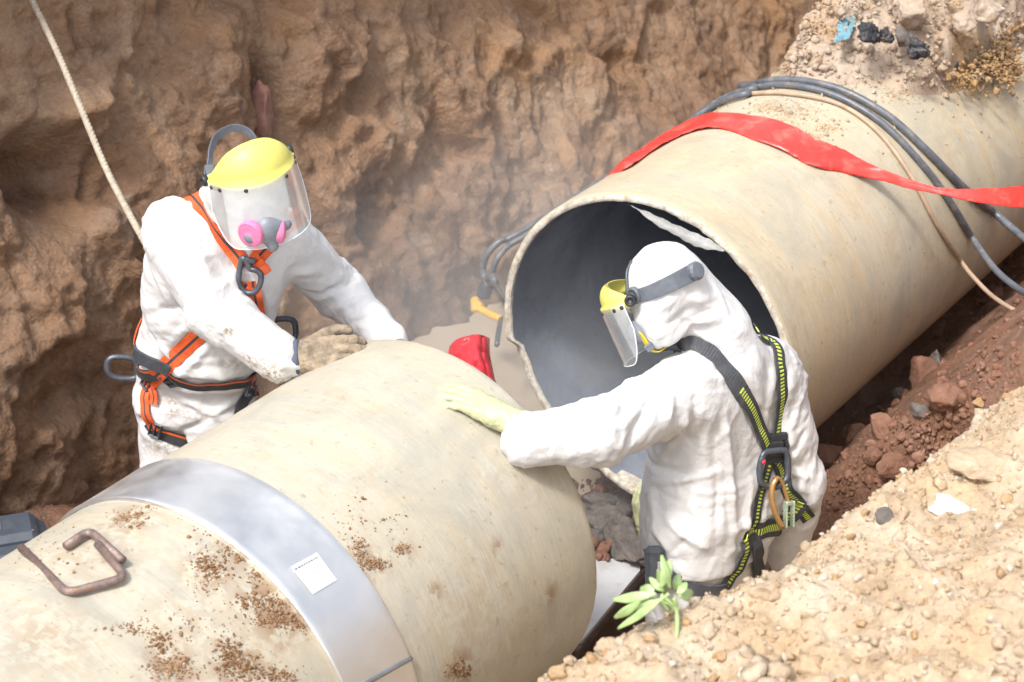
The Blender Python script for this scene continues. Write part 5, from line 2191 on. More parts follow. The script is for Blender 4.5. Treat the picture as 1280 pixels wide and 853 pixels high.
# ------------------------------------------------------------------ the worker beyond the near pipe
def worker_far():
    foot = W(-0.10, -0.86, -0.20)
    A = Person('person in white coverall and yellow face shield leaning over the near pipe in orange harness', foot)
    b = A.b
    hipL, hipR = P(268, 492, 5.36), P(216, 486, 5.40)
    b.add(hipR, hipL, 0.118, 0.118, 0.05, 'torso')
    b.add(P(222, 432, 5.34), P(276, 440, 5.30), 0.118, 0.116, 0.07, 'torso')
    b.add(P(230, 380, 5.30), P(292, 385, 5.27), 0.118, 0.118, 0.07, 'torso')
    b.add(P(234, 330, 5.28), P(306, 335, 5.27), 0.122, 0.122, 0.07, 'torso')
    shR, shL = P(216, 292, 5.23), P(352, 300, 5.33)
    b.add(P(232, 288, 5.26), P(335, 298, 5.32), 0.088, 0.088, 0.06, 'torso')
    C = P(310, 240, 5.15)
    b.add(P(278, 268, 5.27), P(305, 248, 5.18), 0.085, 0.085, 0.05, 'hood')
    b.add(C, P(316, 254, 5.12), 0.104, 0.096, 0.05, 'hood')
    elR, wrR = P(272, 390, 5.11), P(351, 449, 4.995)
    elL, wrL = P(424, 364, 5.42), P(486, 430, 5.24)
    b.add(shR, elR, 0.088, 0.076, 0.04, 'arm_r')
    b.add(elR, wrR, 0.076, 0.066, 0.03, 'arm_r')
    b.add(P(358, 300, 5.33), elL, 0.084, 0.072, 0.05, 'arm_l')
    b.add(elL, wrL, 0.070, 0.058, 0.03, 'arm_l')
    knR, knL = P(216, 600, 5.36), P(285, 590, 5.30)
    aR, aL = W(-0.22, -0.95, -0.10), W(0.02, -0.86, -0.10)
    b.add(hipR - UPV * 0.03, knR, 0.112, 0.088, 0.04, 'leg_r')
    b.add(hipL - UPV * 0.03, knL, 0.112, 0.088, 0.02, 'leg_l')
    b.add(knR, aR, 0.088, 0.075, 0.03, 'leg_r')
    b.add(knL, aL, 0.088, 0.075, 0.03, 'leg_l')
    dirt = [(b.march(287, 411, ['arm_r']), 0.022, 1.0), (b.march(314, 452, ['arm_r']), 0.026, 1.0), (b.march(338, 468, ['arm_r']), 0.042, 1.0), (b.march(352, 478, ['arm_r']), 0.03, 1.0), (b.march(214, 510, ['torso', 'leg_r']), 0.03, 0.9), (b.march(200, 560, ['leg_r']), 0.05, 0.6), (b.march(240, 520, ['torso', 'leg_r']), 0.05, 0.45), (b.march(290, 455, ['torso']), 0.04, 0.5), (b.march(232, 560, ['leg_r']), 0.05, 0.6)]
    limbs = [([shR, elR, wrR], [0.09, 0.078, 0.062], [(0.0, 0.10), (0.29, 0.11), (0.52, 0.07)], 0.011),
             ([shL, elL, wrL], [0.086, 0.074, 0.06], [(0.0, 0.10), (0.24, 0.10), (0.44, 0.07)], 0.011),
             ([hipR, knR, aR], [0.115, 0.09, 0.076], [(0.05, 0.12), (0.30, 0.14)], 0.010),
             ([hipL, knL, aL], [0.115, 0.09, 0.076], [(0.05, 0.12), (0.30, 0.14)], 0.010)]

    def pouch(V, Nn):                                          # cloth blouses over the belt
        tz = V[:, 2]
        wz = np.exp(-((tz - (hipL[2] + 0.02)) / 0.03) ** 2)
        far_arm = b.d(V, ['torso']) < 0.03
        return V - Nn * (0.012 * wz * far_arm)[:, None]
    AR, AL, TO = ['arm_r'], ['arm_l'], ['torso', 'leg_r', 'leg_l']
    folds = [([(222, 262), (240, 300), (262, 350)], 0.010, 0.030, AR), ([(208, 300), (226, 345), (250, 392)], -0.008, 0.022, AR), ([(246, 372), (266, 366), (286, 354)], 0.012, 0.022, AR),
             ([(258, 396), (280, 388), (300, 374)], -0.010, 0.018, AR), ([(278, 414), (298, 402), (318, 388)], 0.010, 0.020, AR), ([(296, 436), (318, 420), (334, 402)], -0.008, 0.018, AR),
             ([(318, 452), (334, 436), (346, 420)], 0.009, 0.020, AR), ([(232, 330), (254, 322), (270, 318)], 0.008, 0.022, AR),
             ([(190, 305), (204, 350), (220, 398)], 0.010, 0.028, TO), ([(182, 395), (206, 388), (232, 380)], -0.010, 0.022, TO), ([(196, 420), (214, 446), (230, 470)], 0.009, 0.022, TO),
             ([(318, 370), (310, 410), (300, 450)], 0.010, 0.026, TO), ([(262, 420), (280, 450), (286, 474)], -0.009, 0.022, TO), ([(222, 470), (244, 452), (262, 430)], 0.008, 0.02, TO),
             ([(262, 518), (244, 508), (222, 500)], 0.010, 0.020, TO), ([(262, 522), (246, 532), (226, 536)], -0.009, 0.018, TO), ([(266, 518), (284, 508), (304, 498)], 0.010, 0.020, TO), ([(266, 524), (280, 536), (292, 552)], -0.008, 0.018, TO),
             ([(345, 325), (368, 338), (392, 340)], 0.010, 0.024, AL), ([(372, 290), (396, 310), (420, 330)], 0.008, 0.024, AL), ([(384, 368), (414, 362), (444, 348)], -0.010, 0.020, AL), ([(402, 392), (430, 384), (458, 374)], 0.010, 0.020, AL),
             ([(426, 412), (448, 402), (470, 396)], -0.008, 0.016, AL), ([(356, 350), (376, 362), (398, 366)], -0.009, 0.02, AL)]
    press = [([(236, 240), (266, 280), (298, 322), (318, 372), (326, 414)], ['torso', 'hood']), ([(308, 356), (254, 414), (184, 480)], ['torso']), ([(165, 448), (222, 476), (282, 482), (322, 466)], ['torso']),
             ([(186, 528), (222, 549), (262, 545)], ['leg_r'])]
    A.finish(limbs, 0.0062, 0.005, dirt, 3, [pouch], folds, press)
    t = A.t
    # gloves
    pn = nrm(P(395, 458, 4.98) - CF - AX * ((P(395, 458, 4.98) - CF) @ AX))
    tip = P(424, 442, 4.99)
    wg = wrR + nrm(tip - wrR) * 0.052
    glove('glove', wg, tip - wg, nrm(-CW + 0.5 * UPV), UPV, M['glove_t'], t, [(0.35, 0.7, 0.5), (0.3, 0.65, 0.5), (0.35, 0.7, 0.5), (0.45, 0.8, 0.6)], 1.25, M['cuff'], 0.002, 0.14, 0.052)
    glove('glove', wrL + nrm(P(510, 446, 5.16) - wrL) * 0.05, P(510, 446, 5.16) - wrL, UPV - RT * 0.2, -CR, M['glove_t'], t, [(0.3, 0.5, 0.4)] * 4, 1.08, None, 0.045, 0.12, 0.048)
    legs = [(aR, aR - UPV * 0.12 + 0.2 * nrm(CR * 0.5 - CW * np.array([1, 1, 0]))), (aL, aL - UPV * 0.12 + 0.2 * nrm(CR * 0.6 - CW * np.array([1, 1, 0])))]
    boots(A, legs, t)
    # head
    Hl = camvec(0.86, 0.36, -0.36)
    Hf = camvec(0.42, -0.42, 0.80)
    Hf = nrm(Hf - Hl * (Hf @ Hl))
    Hu = np.cross(Hf, Hl)
    f = face(C + Hf * 0.022 - Hu * 0.012, Hf, Hl, Hu, t)
    P0 = P(309, 204, 5.10)
    vs = visor_set(P0, Hf, Hl, Hu, t, 0.118, 0.128, (0.060, 0.088, 0.25), 0.180, 0.08, M['yellow'], M['visor'])
    pts = []
    for (x, y, yy) in ((259, 221, 5.10), (263, 204, 5.14), (265, 186, 5.18), (273, 170, 5.22), (290, 161, 5.24), (306, 163, 5.24), (317, 173, 5.21), (321, 188, 5.16)):
        pts.append(P(x, y, yy))
    pp = catmull(pts, 7)
    c0 = pp.mean(0)
    nn = np.array([nrm(p - c0 + 0.02 * CW) for p in pp])
    V, F, uv = ribbon(pp, nn, 0.024, 0.004)
    hb = put('headband', MB().add(V, F, uv).me('headband', False), M['band'], vs)
    for x, y, yy in ((262, 214, 5.11), (321, 186, 5.16)):
        q = P(x, y, yy)
        V, F = cbox(q, CR, CU, CW, 0.030, 0.034, 0.012, 0.004)
        put('band_clip', mesh_np('band_clip', V, F, False), M['band'], vs)
    # respirator
    rp = put('respirator', None, None, t)
    b2 = Body()
    mo = P(334, 284, 4.985)
    b2.add(mo - Hf * 0.06 + Hu * 0.02, mo + Hu * 0.014, 0.032, 0.022, 0.03)
    b2.add(mo - Hf * 0.04, mo - Hu * 0.012, 0.044, 0.028, 0.03)
    b2.add(mo, mo - Hu * 0.052 + Hf * 0.01, 0.024, 0.018, 0.02)
    for s in (-1, 1):
        b2.add(mo, mo + Hl * s * 0.048 - Hu * 0.008, 0.026, 0.022, 0.02)
    V, F = b2.mesh(0.004)
    put('mask', mesh_np('mask', relax(V, F, 1), F), M['mask'], rp)
    for q, dr in ((P(313, 293, 4.955), -CW * 0.7 - Hl * 0.55 - Hu * 0.35), (P(350, 288, 5.0), Hf * 0.25 + Hl * 0.95 - Hu * 0.3)):
        V, F = disc_lathe(q, dr, [(0.0, -0.020), (0.031, -0.020), (0.036, -0.015), (0.037, 0.003), (0.034, 0.008), (0.032, 0.0065), (0.027, 0.0105), (0.022, 0.0085), (0.014, 0.0115), (0.0, 0.011)], 26)
        put('filter', mesh_np('filter', V, F), M['pink'], rp)
    # harness
    h = put('harness', None, None, t)
    T = ['torso']
    TH = ['torso', 'hood']
    A.strap('shoulder_strap', [(236, 240), (250, 256), (266, 280), (283, 302), (298, 322), (305, 334)], 0.045, M['st_orange'], h, TH)
    A.strap('shoulder_strap', [(372, 268), (362, 278), (345, 296), (330, 312), (320, 324), (316, 334)], 0.045, M['st_orange'], h, TH)
    A.strap('chest_strap', [(316, 352), (318, 372), (322, 394), (326, 414)], 0.042, M['st_orange'], h, T)
    A.strap('chest_strap', [(308, 356), (296, 372), (276, 394), (254, 414), (226, 440), (202, 462), (184, 480)], 0.050, M['st_orange'], h, T, lift=0.004)
    A.strap('waist_belt', [(165, 448), (176, 458), (196, 466), (222, 476), (252, 483), (282, 482), (306, 476), (322, 466)], 0.044, M['st_belt'], h, T, lift=0.003)
    ctr = (hipL + hipR) / 2
    A.strap('waist_belt', [tuple(A.on(167, 449, T)[0]), tuple(ctr + np.array([-0.05, 0.20, 0.06])), tuple(ctr + np.array([0.10, 0.18, 0.06])), tuple(A.on(320, 466, T)[0])], 0.044, M['st_belt'], h, T)
    A.strap('hip_pad', [(166, 436), (180, 446), (200, 455), (214, 462)], 0.040, M['pouch'], h, T, lift=0.001, thick=0.008)
    A.strap('back_strap', [tuple(A.on(172, 455, T)[0]), tuple(A.on(167, 425, T)[0]), tuple(A.on(172, 398, T)[0] + CW * 0.04)], 0.040, M['st_orange'], h, T)
    L1 = ['torso', 'leg_r', 'leg_l']
    A.strap('leg_strap', [(184, 478), (181, 492), (184, 508), (190, 524), (194, 536)], 0.034, M['st_orange'], h, L1, lift=0.005)
    A.strap('leg_strap', [(186, 478), (194, 490), (193, 506)], 0.026, M['st_orange'], h, L1, lift=0.009)
    A.strap('leg_strap', [(186, 528), (200, 541), (222, 549), (244, 551), (266, 544), (286, 530)], 0.040, M['st_belt'], h, ['leg_r', 'torso'], lift=0.004)
    A.strap('leg_strap', [(316, 486), (306, 498), (298, 512), (296, 530)], 0.045, M['st_plain'], h, L1, lift=0.004)
    A.strap('leg_strap', [(318, 468), (330, 482), (338, 496)], 0.036, M['st_orange'], h, L1, lift=0.006)

    def at(px, py, tags=T):
        return A.on(px, py, tags)
    for px, py, al, w, hh, tg in ((186, 476, (0.8, 0.6), 0.058, 0.030, T), (212, 474, (0.2, 1), 0.030, 0.046, T), (196, 535, (0.9, 0.35), 0.050, 0.032, L1), (309, 482, (0.4, 1), 0.040, 0.050, T), (330, 486, (1, 0.4), 0.044, 0.036, L1)):
        p, n = at(px, py, tg)
        buckle(p, n, camvec(al[0], -al[1], 0.0), w, hh, M['ring'], h)
    p, n = at(318, 331)
    for k in range(3):
        V, F = cbox(p + n * (0.016 + 0.004 * k) + CU * (0.01 - 0.014 * k) + CR * (0.012 * k - 0.006), camvec(0.8, 0.5, 0.2), camvec(-0.5, 0.8, 0.2), n, 0.042, 0.026, 0.006, 0.002)
        put('strap_end', mesh_np('strap_end', V, F, False), M['st_orange'], h)
    # rings
    p, n = at(310, 338)
    ex, ey = camvec(1, -0.12, 0.1), camvec(0.15, 1, 0.35)
    V, F, uv = loop_ring(p + n * 0.024 + CU * 0.0, ex, ey, [(-0.020, 0.036), (-0.026, 0.0), (-0.024, -0.038), (-0.006, -0.062), (0.020, -0.062), (0.036, -0.038), (0.036, -0.008), (0.022, 0.004), (0.004, 0.006), (-0.004, 0.020)], 0.0085)
    mb = MB().add(V, F, uv)
    V, F = cbox(p + n * 0.022 + ey * 0.030 - ex * 0.006, ex, ey, n, 0.046, 0.020, 0.016, 0.004)
    mb.add(V, F)
    put('d_ring', mb.me('d_ring'), M['ring'], h)
    for (px, py, yy, sgn) in ((152, 460, 5.41, -1), (350, 413, 5.36, 1)):
        c = P(px, py, yy)
        ex, ey = camvec(1, 0.06 * sgn, -0.2), camvec(0.0, 1, 0.3)
        V, F, uv = loop_ring(c, ex, ey, [(-0.044 * 1, 0.0), (-0.034, 0.026), (-0.004, 0.034), (0.036, 0.030), (0.046, 0.004), (0.040, -0.028), (0.0, -0.034), (-0.034, -0.026)], 0.0095)
        mb = MB().add(V, F, uv)
        V, F = cbox(c - ex * sgn * 0.056, ex, ey, np.cross(ex, ey), 0.040, 0.052, 0.016, 0.005)
        mb.add(V, F)
        put('side_ring', mb.me('side_ring'), M['ring'], h)
    return A


def worker_near():
    foot = W(0.46, 0.64, -0.44)
    A = Person('person in white coverall and black harness seen from behind, hand on the near pipe', foot)
    b = A.b
    L = nrm(np.array([-0.66, -0.75, 0]))
    Fd = nrm(np.array([-0.75, 0.66, 0]))

    def row(px, py, y, half, r, tag, k=0.07, ry=0.0):
        c = P(px, py, y)
        b.add(c + L * half, c - L * half, r, r + ry, k, tag)
        return c
    hips = row(885, 690, 4.94, 0.080, 0.128, 'torso')
    row(888, 640, 4.95, 0.080, 0.132, 'torso')
    row(892, 590, 4.97, 0.085, 0.136, 'torso')
    row(896, 535, 4.99, 0.090, 0.134, 'torso')
    row(904, 490, 4.98, 0.105, 0.110, 'torso', 0.07)
    shL, shR = P(848, 494, 4.83), P(966, 470, 5.09)
    b.add(P(866, 478, 4.86), P(950, 462, 5.06), 0.082, 0.080, 0.06, 'torso')
    C = P(831, 351, 4.96)
    b.add(C, P(836, 362, 4.97), 0.100, 0.100, 0.03, 'hood')
    b.add(P(836, 365, 4.97), P(826, 402, 4.90), 0.092, 0.066, 0.04, 'hood')
    b.add(P(845, 362, 4.99), P(892, 410, 4.99), 0.088, 0.085, 0.05, 'hood')
    b.add(P(880, 400, 4.99), P(912, 445, 4.98), 0.082, 0.090, 0.05, 'hood')
    tipp = cyl(570, 494, CF, R + 0.014)
    wr = cyl(626, 521, CF, R + 0.038)
    gx = nrm(tipp - wr)
    elL, wrL = P(746, 542, 4.64), wr - gx * 0.080 - CU * 0.026
    b.add(shL, elL, 0.092, 0.082, 0.05, 'arm_l')
    b.add(elL, wrL, 0.080, 0.069, 0.03, 'arm_l')
    elR, wrR = P(998, 604, 5.05), P(984, 690, 5.13)
    b.add(shR, P(978, 535, 5.07), 0.088, 0.080, 0.05, 'arm_r')
    b.add(P(978, 535, 5.07), elR, 0.080, 0.070, 0.04, 'arm_r')
    b.add(elR, wrR, 0.074, 0.062, 0.03, 'arm_r')
    hl, hr = hips + L * 0.09 - UPV * 0.05, hips - L * 0.09 - UPV * 0.05
    kl, kr = hl + Fd * 0.06 - UPV * 0.40, hr + Fd * 0.03 - UPV * 0.40
    al, ar = np.array([kl[0], kl[1], -0.33]) - Fd * 0.04, np.array([kr[0], kr[1], -0.33]) - Fd * 0.04
    b.add(hl, kl, 0.108, 0.085, 0.04, 'leg_l')
    b.add(hr, kr, 0.108, 0.085, 0.02, 'leg_r')
    b.add(kl, al, 0.085, 0.075, 0.03, 'leg_l')
    b.add(kr, ar, 0.085, 0.075, 0.03, 'leg_r')
    limbs = [([shL, elL, wrL], [0.094, 0.084, 0.066], [(0.02, 0.12), (0.30, 0.12), (0.52, 0.08)], 0.013),
             ([shR, elR, wrR], [0.09, 0.078, 0.06], [(0.02, 0.12), (0.29, 0.12)], 0.013),
             ([hl, kl, al], [0.11, 0.088, 0.076], [(0.05, 0.12), (0.40, 0.14)], 0.009),
             ([hr, kr, ar], [0.11, 0.088, 0.076], [(0.05, 0.12), (0.40, 0.14)], 0.009)]
    zh = P(885, 700, 4.84)[2]

    def hem(V, Nn):                                           # jacket part hangs over the trousers
        tor = (b.d(V, ['torso', 'leg_l', 'leg_r']) < 0.03)
        lat = (V - hips) @ L
        zc = zh - 0.015 + 0.30 * lat * lat + 0.008 * nz(V * 6, 2)
        step = sstep(zc - 0.004, zc + 0.004, V[:, 2]) * (1 - sstep(zc + 0.10, zc + 0.35, V[:, 2]))
        return V + Nn * (0.013 * step * tor)[:, None]
    AR, AL, TO, HO = ['arm_r'], ['arm_l'], ['torso', 'leg_r', 'leg_l'], ['hood', 'torso']
    folds = [([(652, 514), (668, 528), (684, 566)], 0.016, 0.030, AL), ([(668, 516), (680, 540), (694, 588)], -0.013, 0.020, AL), ([(690, 516), (700, 540), (712, 576)], 0.010, 0.024, AL),
             ([(742, 504), (722, 522), (716, 568)], 0.012, 0.024, AL), ([(752, 512), (736, 540), (732, 580)], -0.010, 0.020, AL), ([(786, 478), (764, 520), (752, 576)], 0.009, 0.028, AL),
             ([(822, 488), (802, 522), (780, 562)], -0.012, 0.024, AL), ([(842, 474), (832, 520), (824, 566)], 0.013, 0.026, ['arm_l', 'torso']), ([(856, 530), (842, 550), (828, 570)], 0.012, 0.020, ['arm_l', 'torso']),
             ([(868, 500), (856, 540), (836, 574)], -0.010, 0.020, ['arm_l', 'torso']), ([(804, 566), (822, 584), (850, 590)], -0.009, 0.02, TO),
             ([(905, 515), (913, 590), (912, 685)], 0.012, 0.022, TO), ([(892, 540), (896, 610), (890, 680)], -0.008, 0.022, TO), ([(866, 590), (858, 640), (866, 690)], -0.008, 0.026, TO), ([(818, 602), (856, 600), (900, 588)], 0.008, 0.016, TO),
             ([(838, 648), (858, 668), (886, 682)], 0.009, 0.020, TO), ([(936, 600), (928, 640), (920, 680)], 0.008, 0.022, TO), ([(820, 620), (826, 660), (842, 690)], 0.009, 0.022, TO), ([(878, 470), (884, 520), (880, 570)], 0.007, 0.026, TO),
             ([(796, 404), (818, 390), (846, 372)], 0.009, 0.024, HO), ([(806, 416), (838, 404), (866, 384)], -0.008, 0.020, HO), ([(836, 428), (866, 404), (902, 394)], 0.010, 0.024, HO), ([(900, 424), (874, 410), (852, 402)], -0.008, 0.018, HO), ([(838, 350), (860, 372), (884, 384)], 0.006, 0.02, HO),
             ([(1000, 500), (984, 536), (994, 574)], 0.013, 0.024, AR), ([(990, 516), (972, 556), (978, 592)], -0.011, 0.022, AR), ([(1006, 540), (990, 560), (976, 566)], -0.012, 0.020, AR), ([(1012, 600), (996, 590), (978, 592)], 0.010, 0.02, AR)]
    press = [([(832, 441), (872, 434), (916, 472), (946, 530), (962, 572), (943, 630), (934, 662)], ['torso', 'hood']), ([(946, 412), (974, 490), (966, 556), (986, 612), (1010, 648)], ['torso', 'arm_r']),
             ([(922, 668), (956, 657), (1002, 626)], ['torso', 'arm_r'])]
    A.finish(limbs, 0.0062, 0.005, [], 9, [hem], folds, press)
    t = A.t
    # left glove flat on the near pipe
    nn = nrm(tipp - CF - AX * ((tipp - CF) @ AX))
    glove('glove', wr, tipp - wr, nn, CU, M['glove_g'], t, [(0.10, 0.22, 0.22), (0.12, 0.20, 0.22), (0.14, 0.22, 0.22), (0.18, 0.26, 0.24)], 1.10, None, 0.045, 0.16, 0.040)
    glove('glove', wrR - UPV * 0.05, -UPV + Fd * 0.6, nrm(-Fd), -L, M['glove_g'], t, [(0.3, 0.4, 0.3)] * 4, 1.0, None, 0.045, 0.06, 0.042)
    sp = glove('rubber_glove', P(806, 655, 5.13), nrm(UPV * 0.9 - CR * 0.25), nrm(-CR - CW * 0.5), CW, M['glove_g'], None, [(0.6, 0.8, 0.6)] * 4, 0.8, None, 0.05, 0.05, 0.04)
    sp['label'] = 'spare yellow rubber glove tucked in at the left hip of the near worker'
    sp['category'] = 'glove'
    boots(A, [(al, al - UPV * 0.11 + Fd * 0.2), (ar, ar - UPV * 0.11 + Fd * 0.2)], t)
    # head
    Hf, Hl, Hu = frame(camvec(-0.86, -0.40, -0.28), camvec(-0.40, 0.89, 0.10))
    face(C + Hf * 0.012 - Hu * 0.030, Hf, Hl, Hu, t)
    P0 = P(785, 373, 4.87) - Hl * 0.113
    vs = visor_set(P0, Hf, Hl, Hu, t, 0.112, 0.098, (0.060, 0.050, 0.1), 0.165, 0.06, M['yellow'], M['visor_clear'])
    H = ['hood']
    A.strap('headband', [(786, 372), (800, 369), (818, 363), (838, 354), (856, 345), (870, 339)], [0.034, 0.036, 0.040, 0.044, 0.046, 0.046], M['band'], vs, H, lift=0.001, thick=0.004)
    A.strap('crown_strap', [(790, 376), (785, 358), (784, 342), (790, 326)], 0.022, M['band'], vs, H, lift=0.0, thick=0.004)
    p, n = A.on(864, 341, H)
    V, F = disc_lathe(p + n * 0.004, n, [(0.0, 0), (0.025, 0), (0.026, 0.014), (0.021, 0.021), (0.0, 0.022)], 14)
    put('ratchet_knob', mesh_np('knob', V, F, False), M['band'], vs)
    p, n = A.on(797, 368, H)
    V, F = disc_lathe(p + n * 0.003, n, [(0.0, 0), (0.024, 0), (0.024, 0.010), (0.017, 0.013), (0.017, 0.009), (0.0, 0.009)], 20)
    put('pivot_plate', mesh_np('plate', V, F), M['band'], vs)
    # respirator edge showing below the hood
    rp = put('respirator', None, None, t)
    mo = C + Hf * 0.110 - Hu * 0.078
    b2 = Body()
    b2.add(mo - Hf * 0.05 + Hu * 0.03, mo + Hu * 0.02, 0.040, 0.030, 0.03)
    b2.add(mo - Hf * 0.04, mo - Hu * 0.014, 0.048, 0.034, 0.03)
    for s in (-1, 1):
        b2.add(mo, mo + Hl * s * 0.045, 0.026, 0.022, 0.02)
    V, F = b2.mesh(0.004)
    put('mask', mesh_np('mask', relax(V, F, 1), F), M['mask'], rp)
    for s in (-1, 1):
        V, F = disc_lathe(mo + Hl * s * 0.062 - Hu * 0.01, Hl * s + Hf * 0.3, [(0.0, -0.01), (0.030, -0.01), (0.032, 0.008), (0.028, 0.011), (0.0, 0.011)], 24)
        put('filter', mesh_np('filter', V, F), M['mask'], rp)
    A.strap('mask_strap', [(796, 412), (806, 421), (816, 430), (830, 437)], 0.018, M['yellow2'], rp, H, lift=0.004)
    p, n = A.on(815, 427, H)
    V, F = cbox(p + n * 0.012, camvec(0.6, -0.8, 0), camvec(0.8, 0.6, 0), n, 0.020, 0.022, 0.006, 0.002)
    put('strap_slider', mesh_np('slider', V, F, False), M['band'], rp)
    # harness
    h = put('harness', None, None, t)
    T = ['torso']
    TH = ['torso', 'hood']
    TA = ['torso', 'arm_l', 'arm_r']
    A.strap('shoulder_strap', [(832, 441), (850, 433), (872, 434), (896, 449), (916, 472), (932, 500)], [0.05, 0.066, 0.070, 0.072, 0.066, 0.056], M['st_plain'], h, TH, lift=0.004)
    A.strap('shoulder_strap', [(926, 488), (938, 510), (946, 530), (954, 552), (962, 572)], [0.05, 0.044, 0.044, 0.044, 0.044], M['st_dash'], h, TH, lift=0.006)
    A.strap('shoulder_strap', [(946, 412), (960, 430), (970, 456), (974, 490), (972, 520), (966, 556), (962, 572)], 0.046, M['st_dash'], h, TH, lift=0.004)
    A.strap('back_strap', [(960, 572), (952, 600), (943, 630), (934, 662)], 0.040, M['st_dash'], h, T, lift=0.004)
    A.strap('back_strap', [(962, 566), (974, 590), (986, 612), (998, 630), (1010, 648)], 0.042, M['st_dash'], h, TA, lift=0.006)
    A.strap('waist_belt', [(922, 668), (938, 664), (956, 657), (974, 648), (990, 638), (1002, 626)], 0.056, M['st_dash'], h, TA, lift=0.007)
    A.strap('belt_tab', [(934, 668), (939, 690), (944, 712), (946, 730)], [0.036, 0.046, 0.046, 0.036], M['pouch'], h, ['torso', 'leg_l', 'leg_r'], lift=0.007, thick=0.005)
    A.strap('leg_strap', [(924, 672), (922, 692), (914, 716), (904, 734), (892, 750)], 0.050, M['st_dash'], h, ['torso', 'leg_l', 'leg_r'], lift=0.004)
    A.strap('leg_strap', [(906, 736), (884, 740), (862, 734), (842, 718), (828, 698), (820, 680)], [0.05, 0.056, 0.056, 0.056, 0.06, 0.05], M['st_plain'], h, ['torso', 'leg_l'], lift=0.006)
    p, n = A.on(836, 704, ['torso', 'leg_l'])
    q = P(819, 712, p[1] - 0.02)
    V, F = cbox(q, camvec(1, 0.05, 0.1), camvec(-0.06, 1, 0.2), camvec(0, -0.2, 1), 0.056, 0.135, 0.04, 0.014)
    pc = put('pouch', mesh_np('pouch', V, F, False), M['pouch'], h)
    for dx, wd in ((0.012, 0.014),):
        V, F = cbox(q + camvec(1, 0.05, 0.1) * dx - CW * 0.028, camvec(1, 0.05, 0.1), camvec(-0.06, 1, 0.2), camvec(0, -0.2, 1), wd, 0.05, 0.006, 0.002)
        put('pouch_label', mesh_np('pouch_label', V, F, False), M['label_grey'], pc)
    V, F = cbox(q - camvec(1, 0.05, 0.1) * 0.018 - camvec(-0.06, 1, 0.2) * 0.05 - CW * 0.028, camvec(1, 0.05, 0.1), camvec(-0.06, 1, 0.2), camvec(0, -0.2, 1), 0.024, 0.02, 0.006, 0.002)
    put('pouch_label', mesh_np('pouch_label', V, F, False), M['label_grey'], pc)
    # back plate and ring
    p, n = A.on(962, 563, T)
    n = nrm(n * 0.6 - CW * 0.5)
    ex = nrm(CR - n * (CR @ n))
    ey = np.cross(n, ex)
    mb = MB()
    for dy, w_, h_, dz in ((0.036, 0.112, 0.026, 0.016), (-0.024, 0.114, 0.028, 0.014), (0.004, 0.076, 0.048, 0.022)):
        V, F = cbox(p + ey * dy + n * dz, ex, ey, n, w_, h_, 0.018, 0.006)
        mb.add(V, F)
    for sx in (-1, 1):
        V, F, uv = tube(catmull([p + ex * sx * 0.042 + ey * 0.034 + n * 0.014, p + ex * sx * 0.052 + ey * 0.006 + n * 0.016, p + ex * sx * 0.044 - ey * 0.026 + n * 0.014], 5), 0.010, 8)
        mb.add(V, F, uv)
    put('back_plate', mb.me('back_plate', False), M['black'], h)
    rc = p + n * 0.034 - ey * 0.046
    V, F, uv = loop_ring(rc, ex, ey, [(-0.036, 0.044), (-0.047, 0.0), (-0.041, -0.038), (0.0, -0.056), (0.041, -0.038), (0.047, 0.0), (0.036, 0.044), (0.0, 0.048)], 0.0100)
    mb = MB().add(V, F, uv)
    put('d_ring', mb.me('d_ring'), M['ring'], h)
    V, F = disc_lathe(rc - ex * 0.040 + ey * 0.022, n, [(0.0, 0.004), (0.006, 0.006), (0.006, 0.011), (0.0, 0.012)], 12)
    put('rivet', mesh_np('rivet', V, F), M['red_dot'], h)
    # hook clipped into the ring: a thing of its own
    cb = thing('snap_hook', 'tan snap hook with a green gate hanging from the back ring of the near worker', 'snap hook', rc - ey * 0.05)
    o = rc + n * 0.012
    hk = [(-0.002, -0.030), (-0.012, -0.046), (-0.014, -0.080), (-0.004, -0.120), (0.014, -0.155), (0.024, -0.168)]
    V, F, uv = tube(catmull([o + ex * a + ey * c for a, c in hk], 6), 0.0095, 9, flat=0.7)
    mb = MB().add(V, F, uv)
    hk = [(-0.002, -0.030), (0.010, -0.028), (0.024, -0.044), (0.040, -0.086), (0.048, -0.104)]
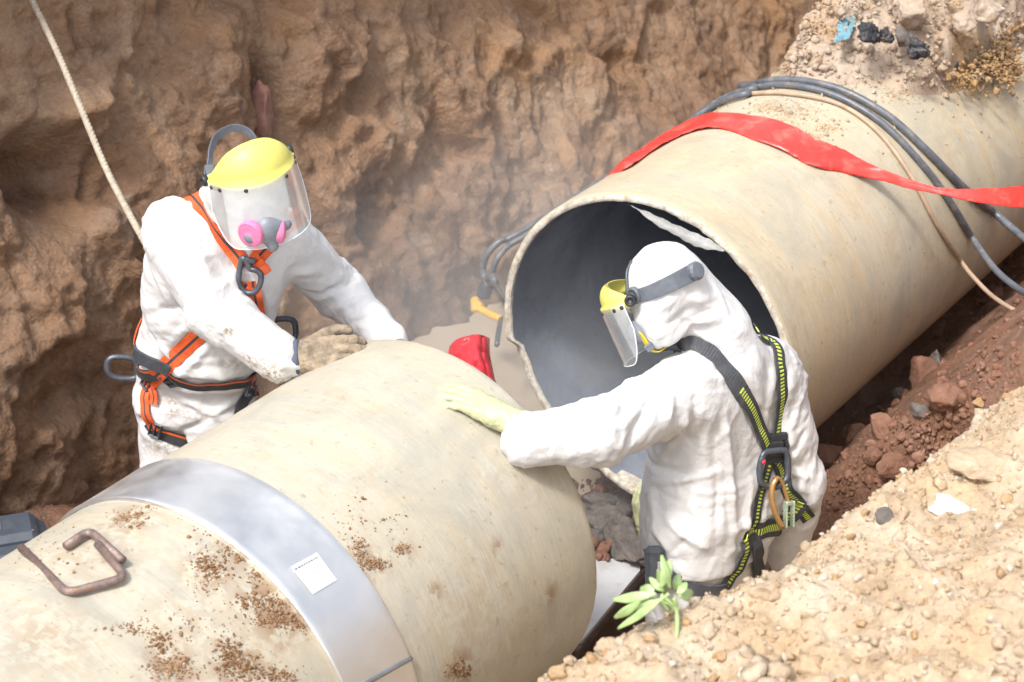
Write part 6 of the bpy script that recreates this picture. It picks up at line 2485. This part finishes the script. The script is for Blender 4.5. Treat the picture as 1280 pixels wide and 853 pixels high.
    V, F, uv = tube(catmull([o + ex * a + ey * c - n * 0.004 for a, c in hk], 6), 0.008, 9, flat=0.7)
    mb.add(V, F, uv)
    put('hook', mb.me('hook'), M['gold'], cb)
    mb = MB()
    for dx in (-0.012, 0.012):
        V, F = cbox(o + ex * (0.046 + dx) - ey * 0.135, ex, ey, n, 0.006, 0.076, 0.020, 0.002)
        mb.add(V, F)
    V, F = cbox(o + ex * 0.046 - ey * 0.104, ex, ey, n, 0.020, 0.012, 0.014, 0.002)
    mb.add(V, F)
    put('gate', mb.me('gate', False), M['gate'], cb)
    return A


worker_far()
worker_near()


# ================================================================== MIST
def haze():
    m = bpy.data.materials.new('mist')
    m.use_nodes = True
    nt = m.node_tree
    nt.nodes.remove(nt.nodes['Principled BSDF'])
    g = N(nt)
    v = g.n('ShaderNodeVolumePrincipled')
    v.inputs['Color'].default_value = (0.90, 0.95, 1.0, 1)
    v.inputs['Anisotropy'].default_value = 0.0
    co = g.coord('Generated')
    ln = g.n('ShaderNodeVectorMath', operation='DISTANCE')
    g.l(co, ln.inputs[0])
    ln.inputs[1].default_value = (0.5, 0.5, 0.42)
    fall = g.n('ShaderNodeMapRange', interpolation_type='SMOOTHSTEP')
    fall.inputs['From Min'].default_value = 0.5
    fall.inputs['From Max'].default_value = 0.08
    g.l(ln.outputs['Value'], fall.inputs['Value'])
    nzf = g.ramp(g.noise(g.coord('Object'), 1.7, 3, 0.6, 0.4), [(0.36, (0, 0, 0)), (0.66, (1, 1, 1))])
    den = g.math('MULTIPLY', fall.outputs[0], g.math('ADD', 0.25, nzf))
    g.l(g.math('MULTIPLY', den, 0.36), v.inputs['Density'])
    g.l(v.outputs[0], nt.nodes['Material Output'].inputs['Volume'])
    c = W(1.55, -0.62, 0.50)
    V, F = cbox(c, AX, RT, UPV, 3.2, 2.3, 1.9, 0.3)
    V = V - c
    put('haze', mesh_np('haze', V, F, False), m, None, 'thin pale mist drifting round the open end of the far pipe', 'mist', None, 'stuff', tuple(c))


haze()
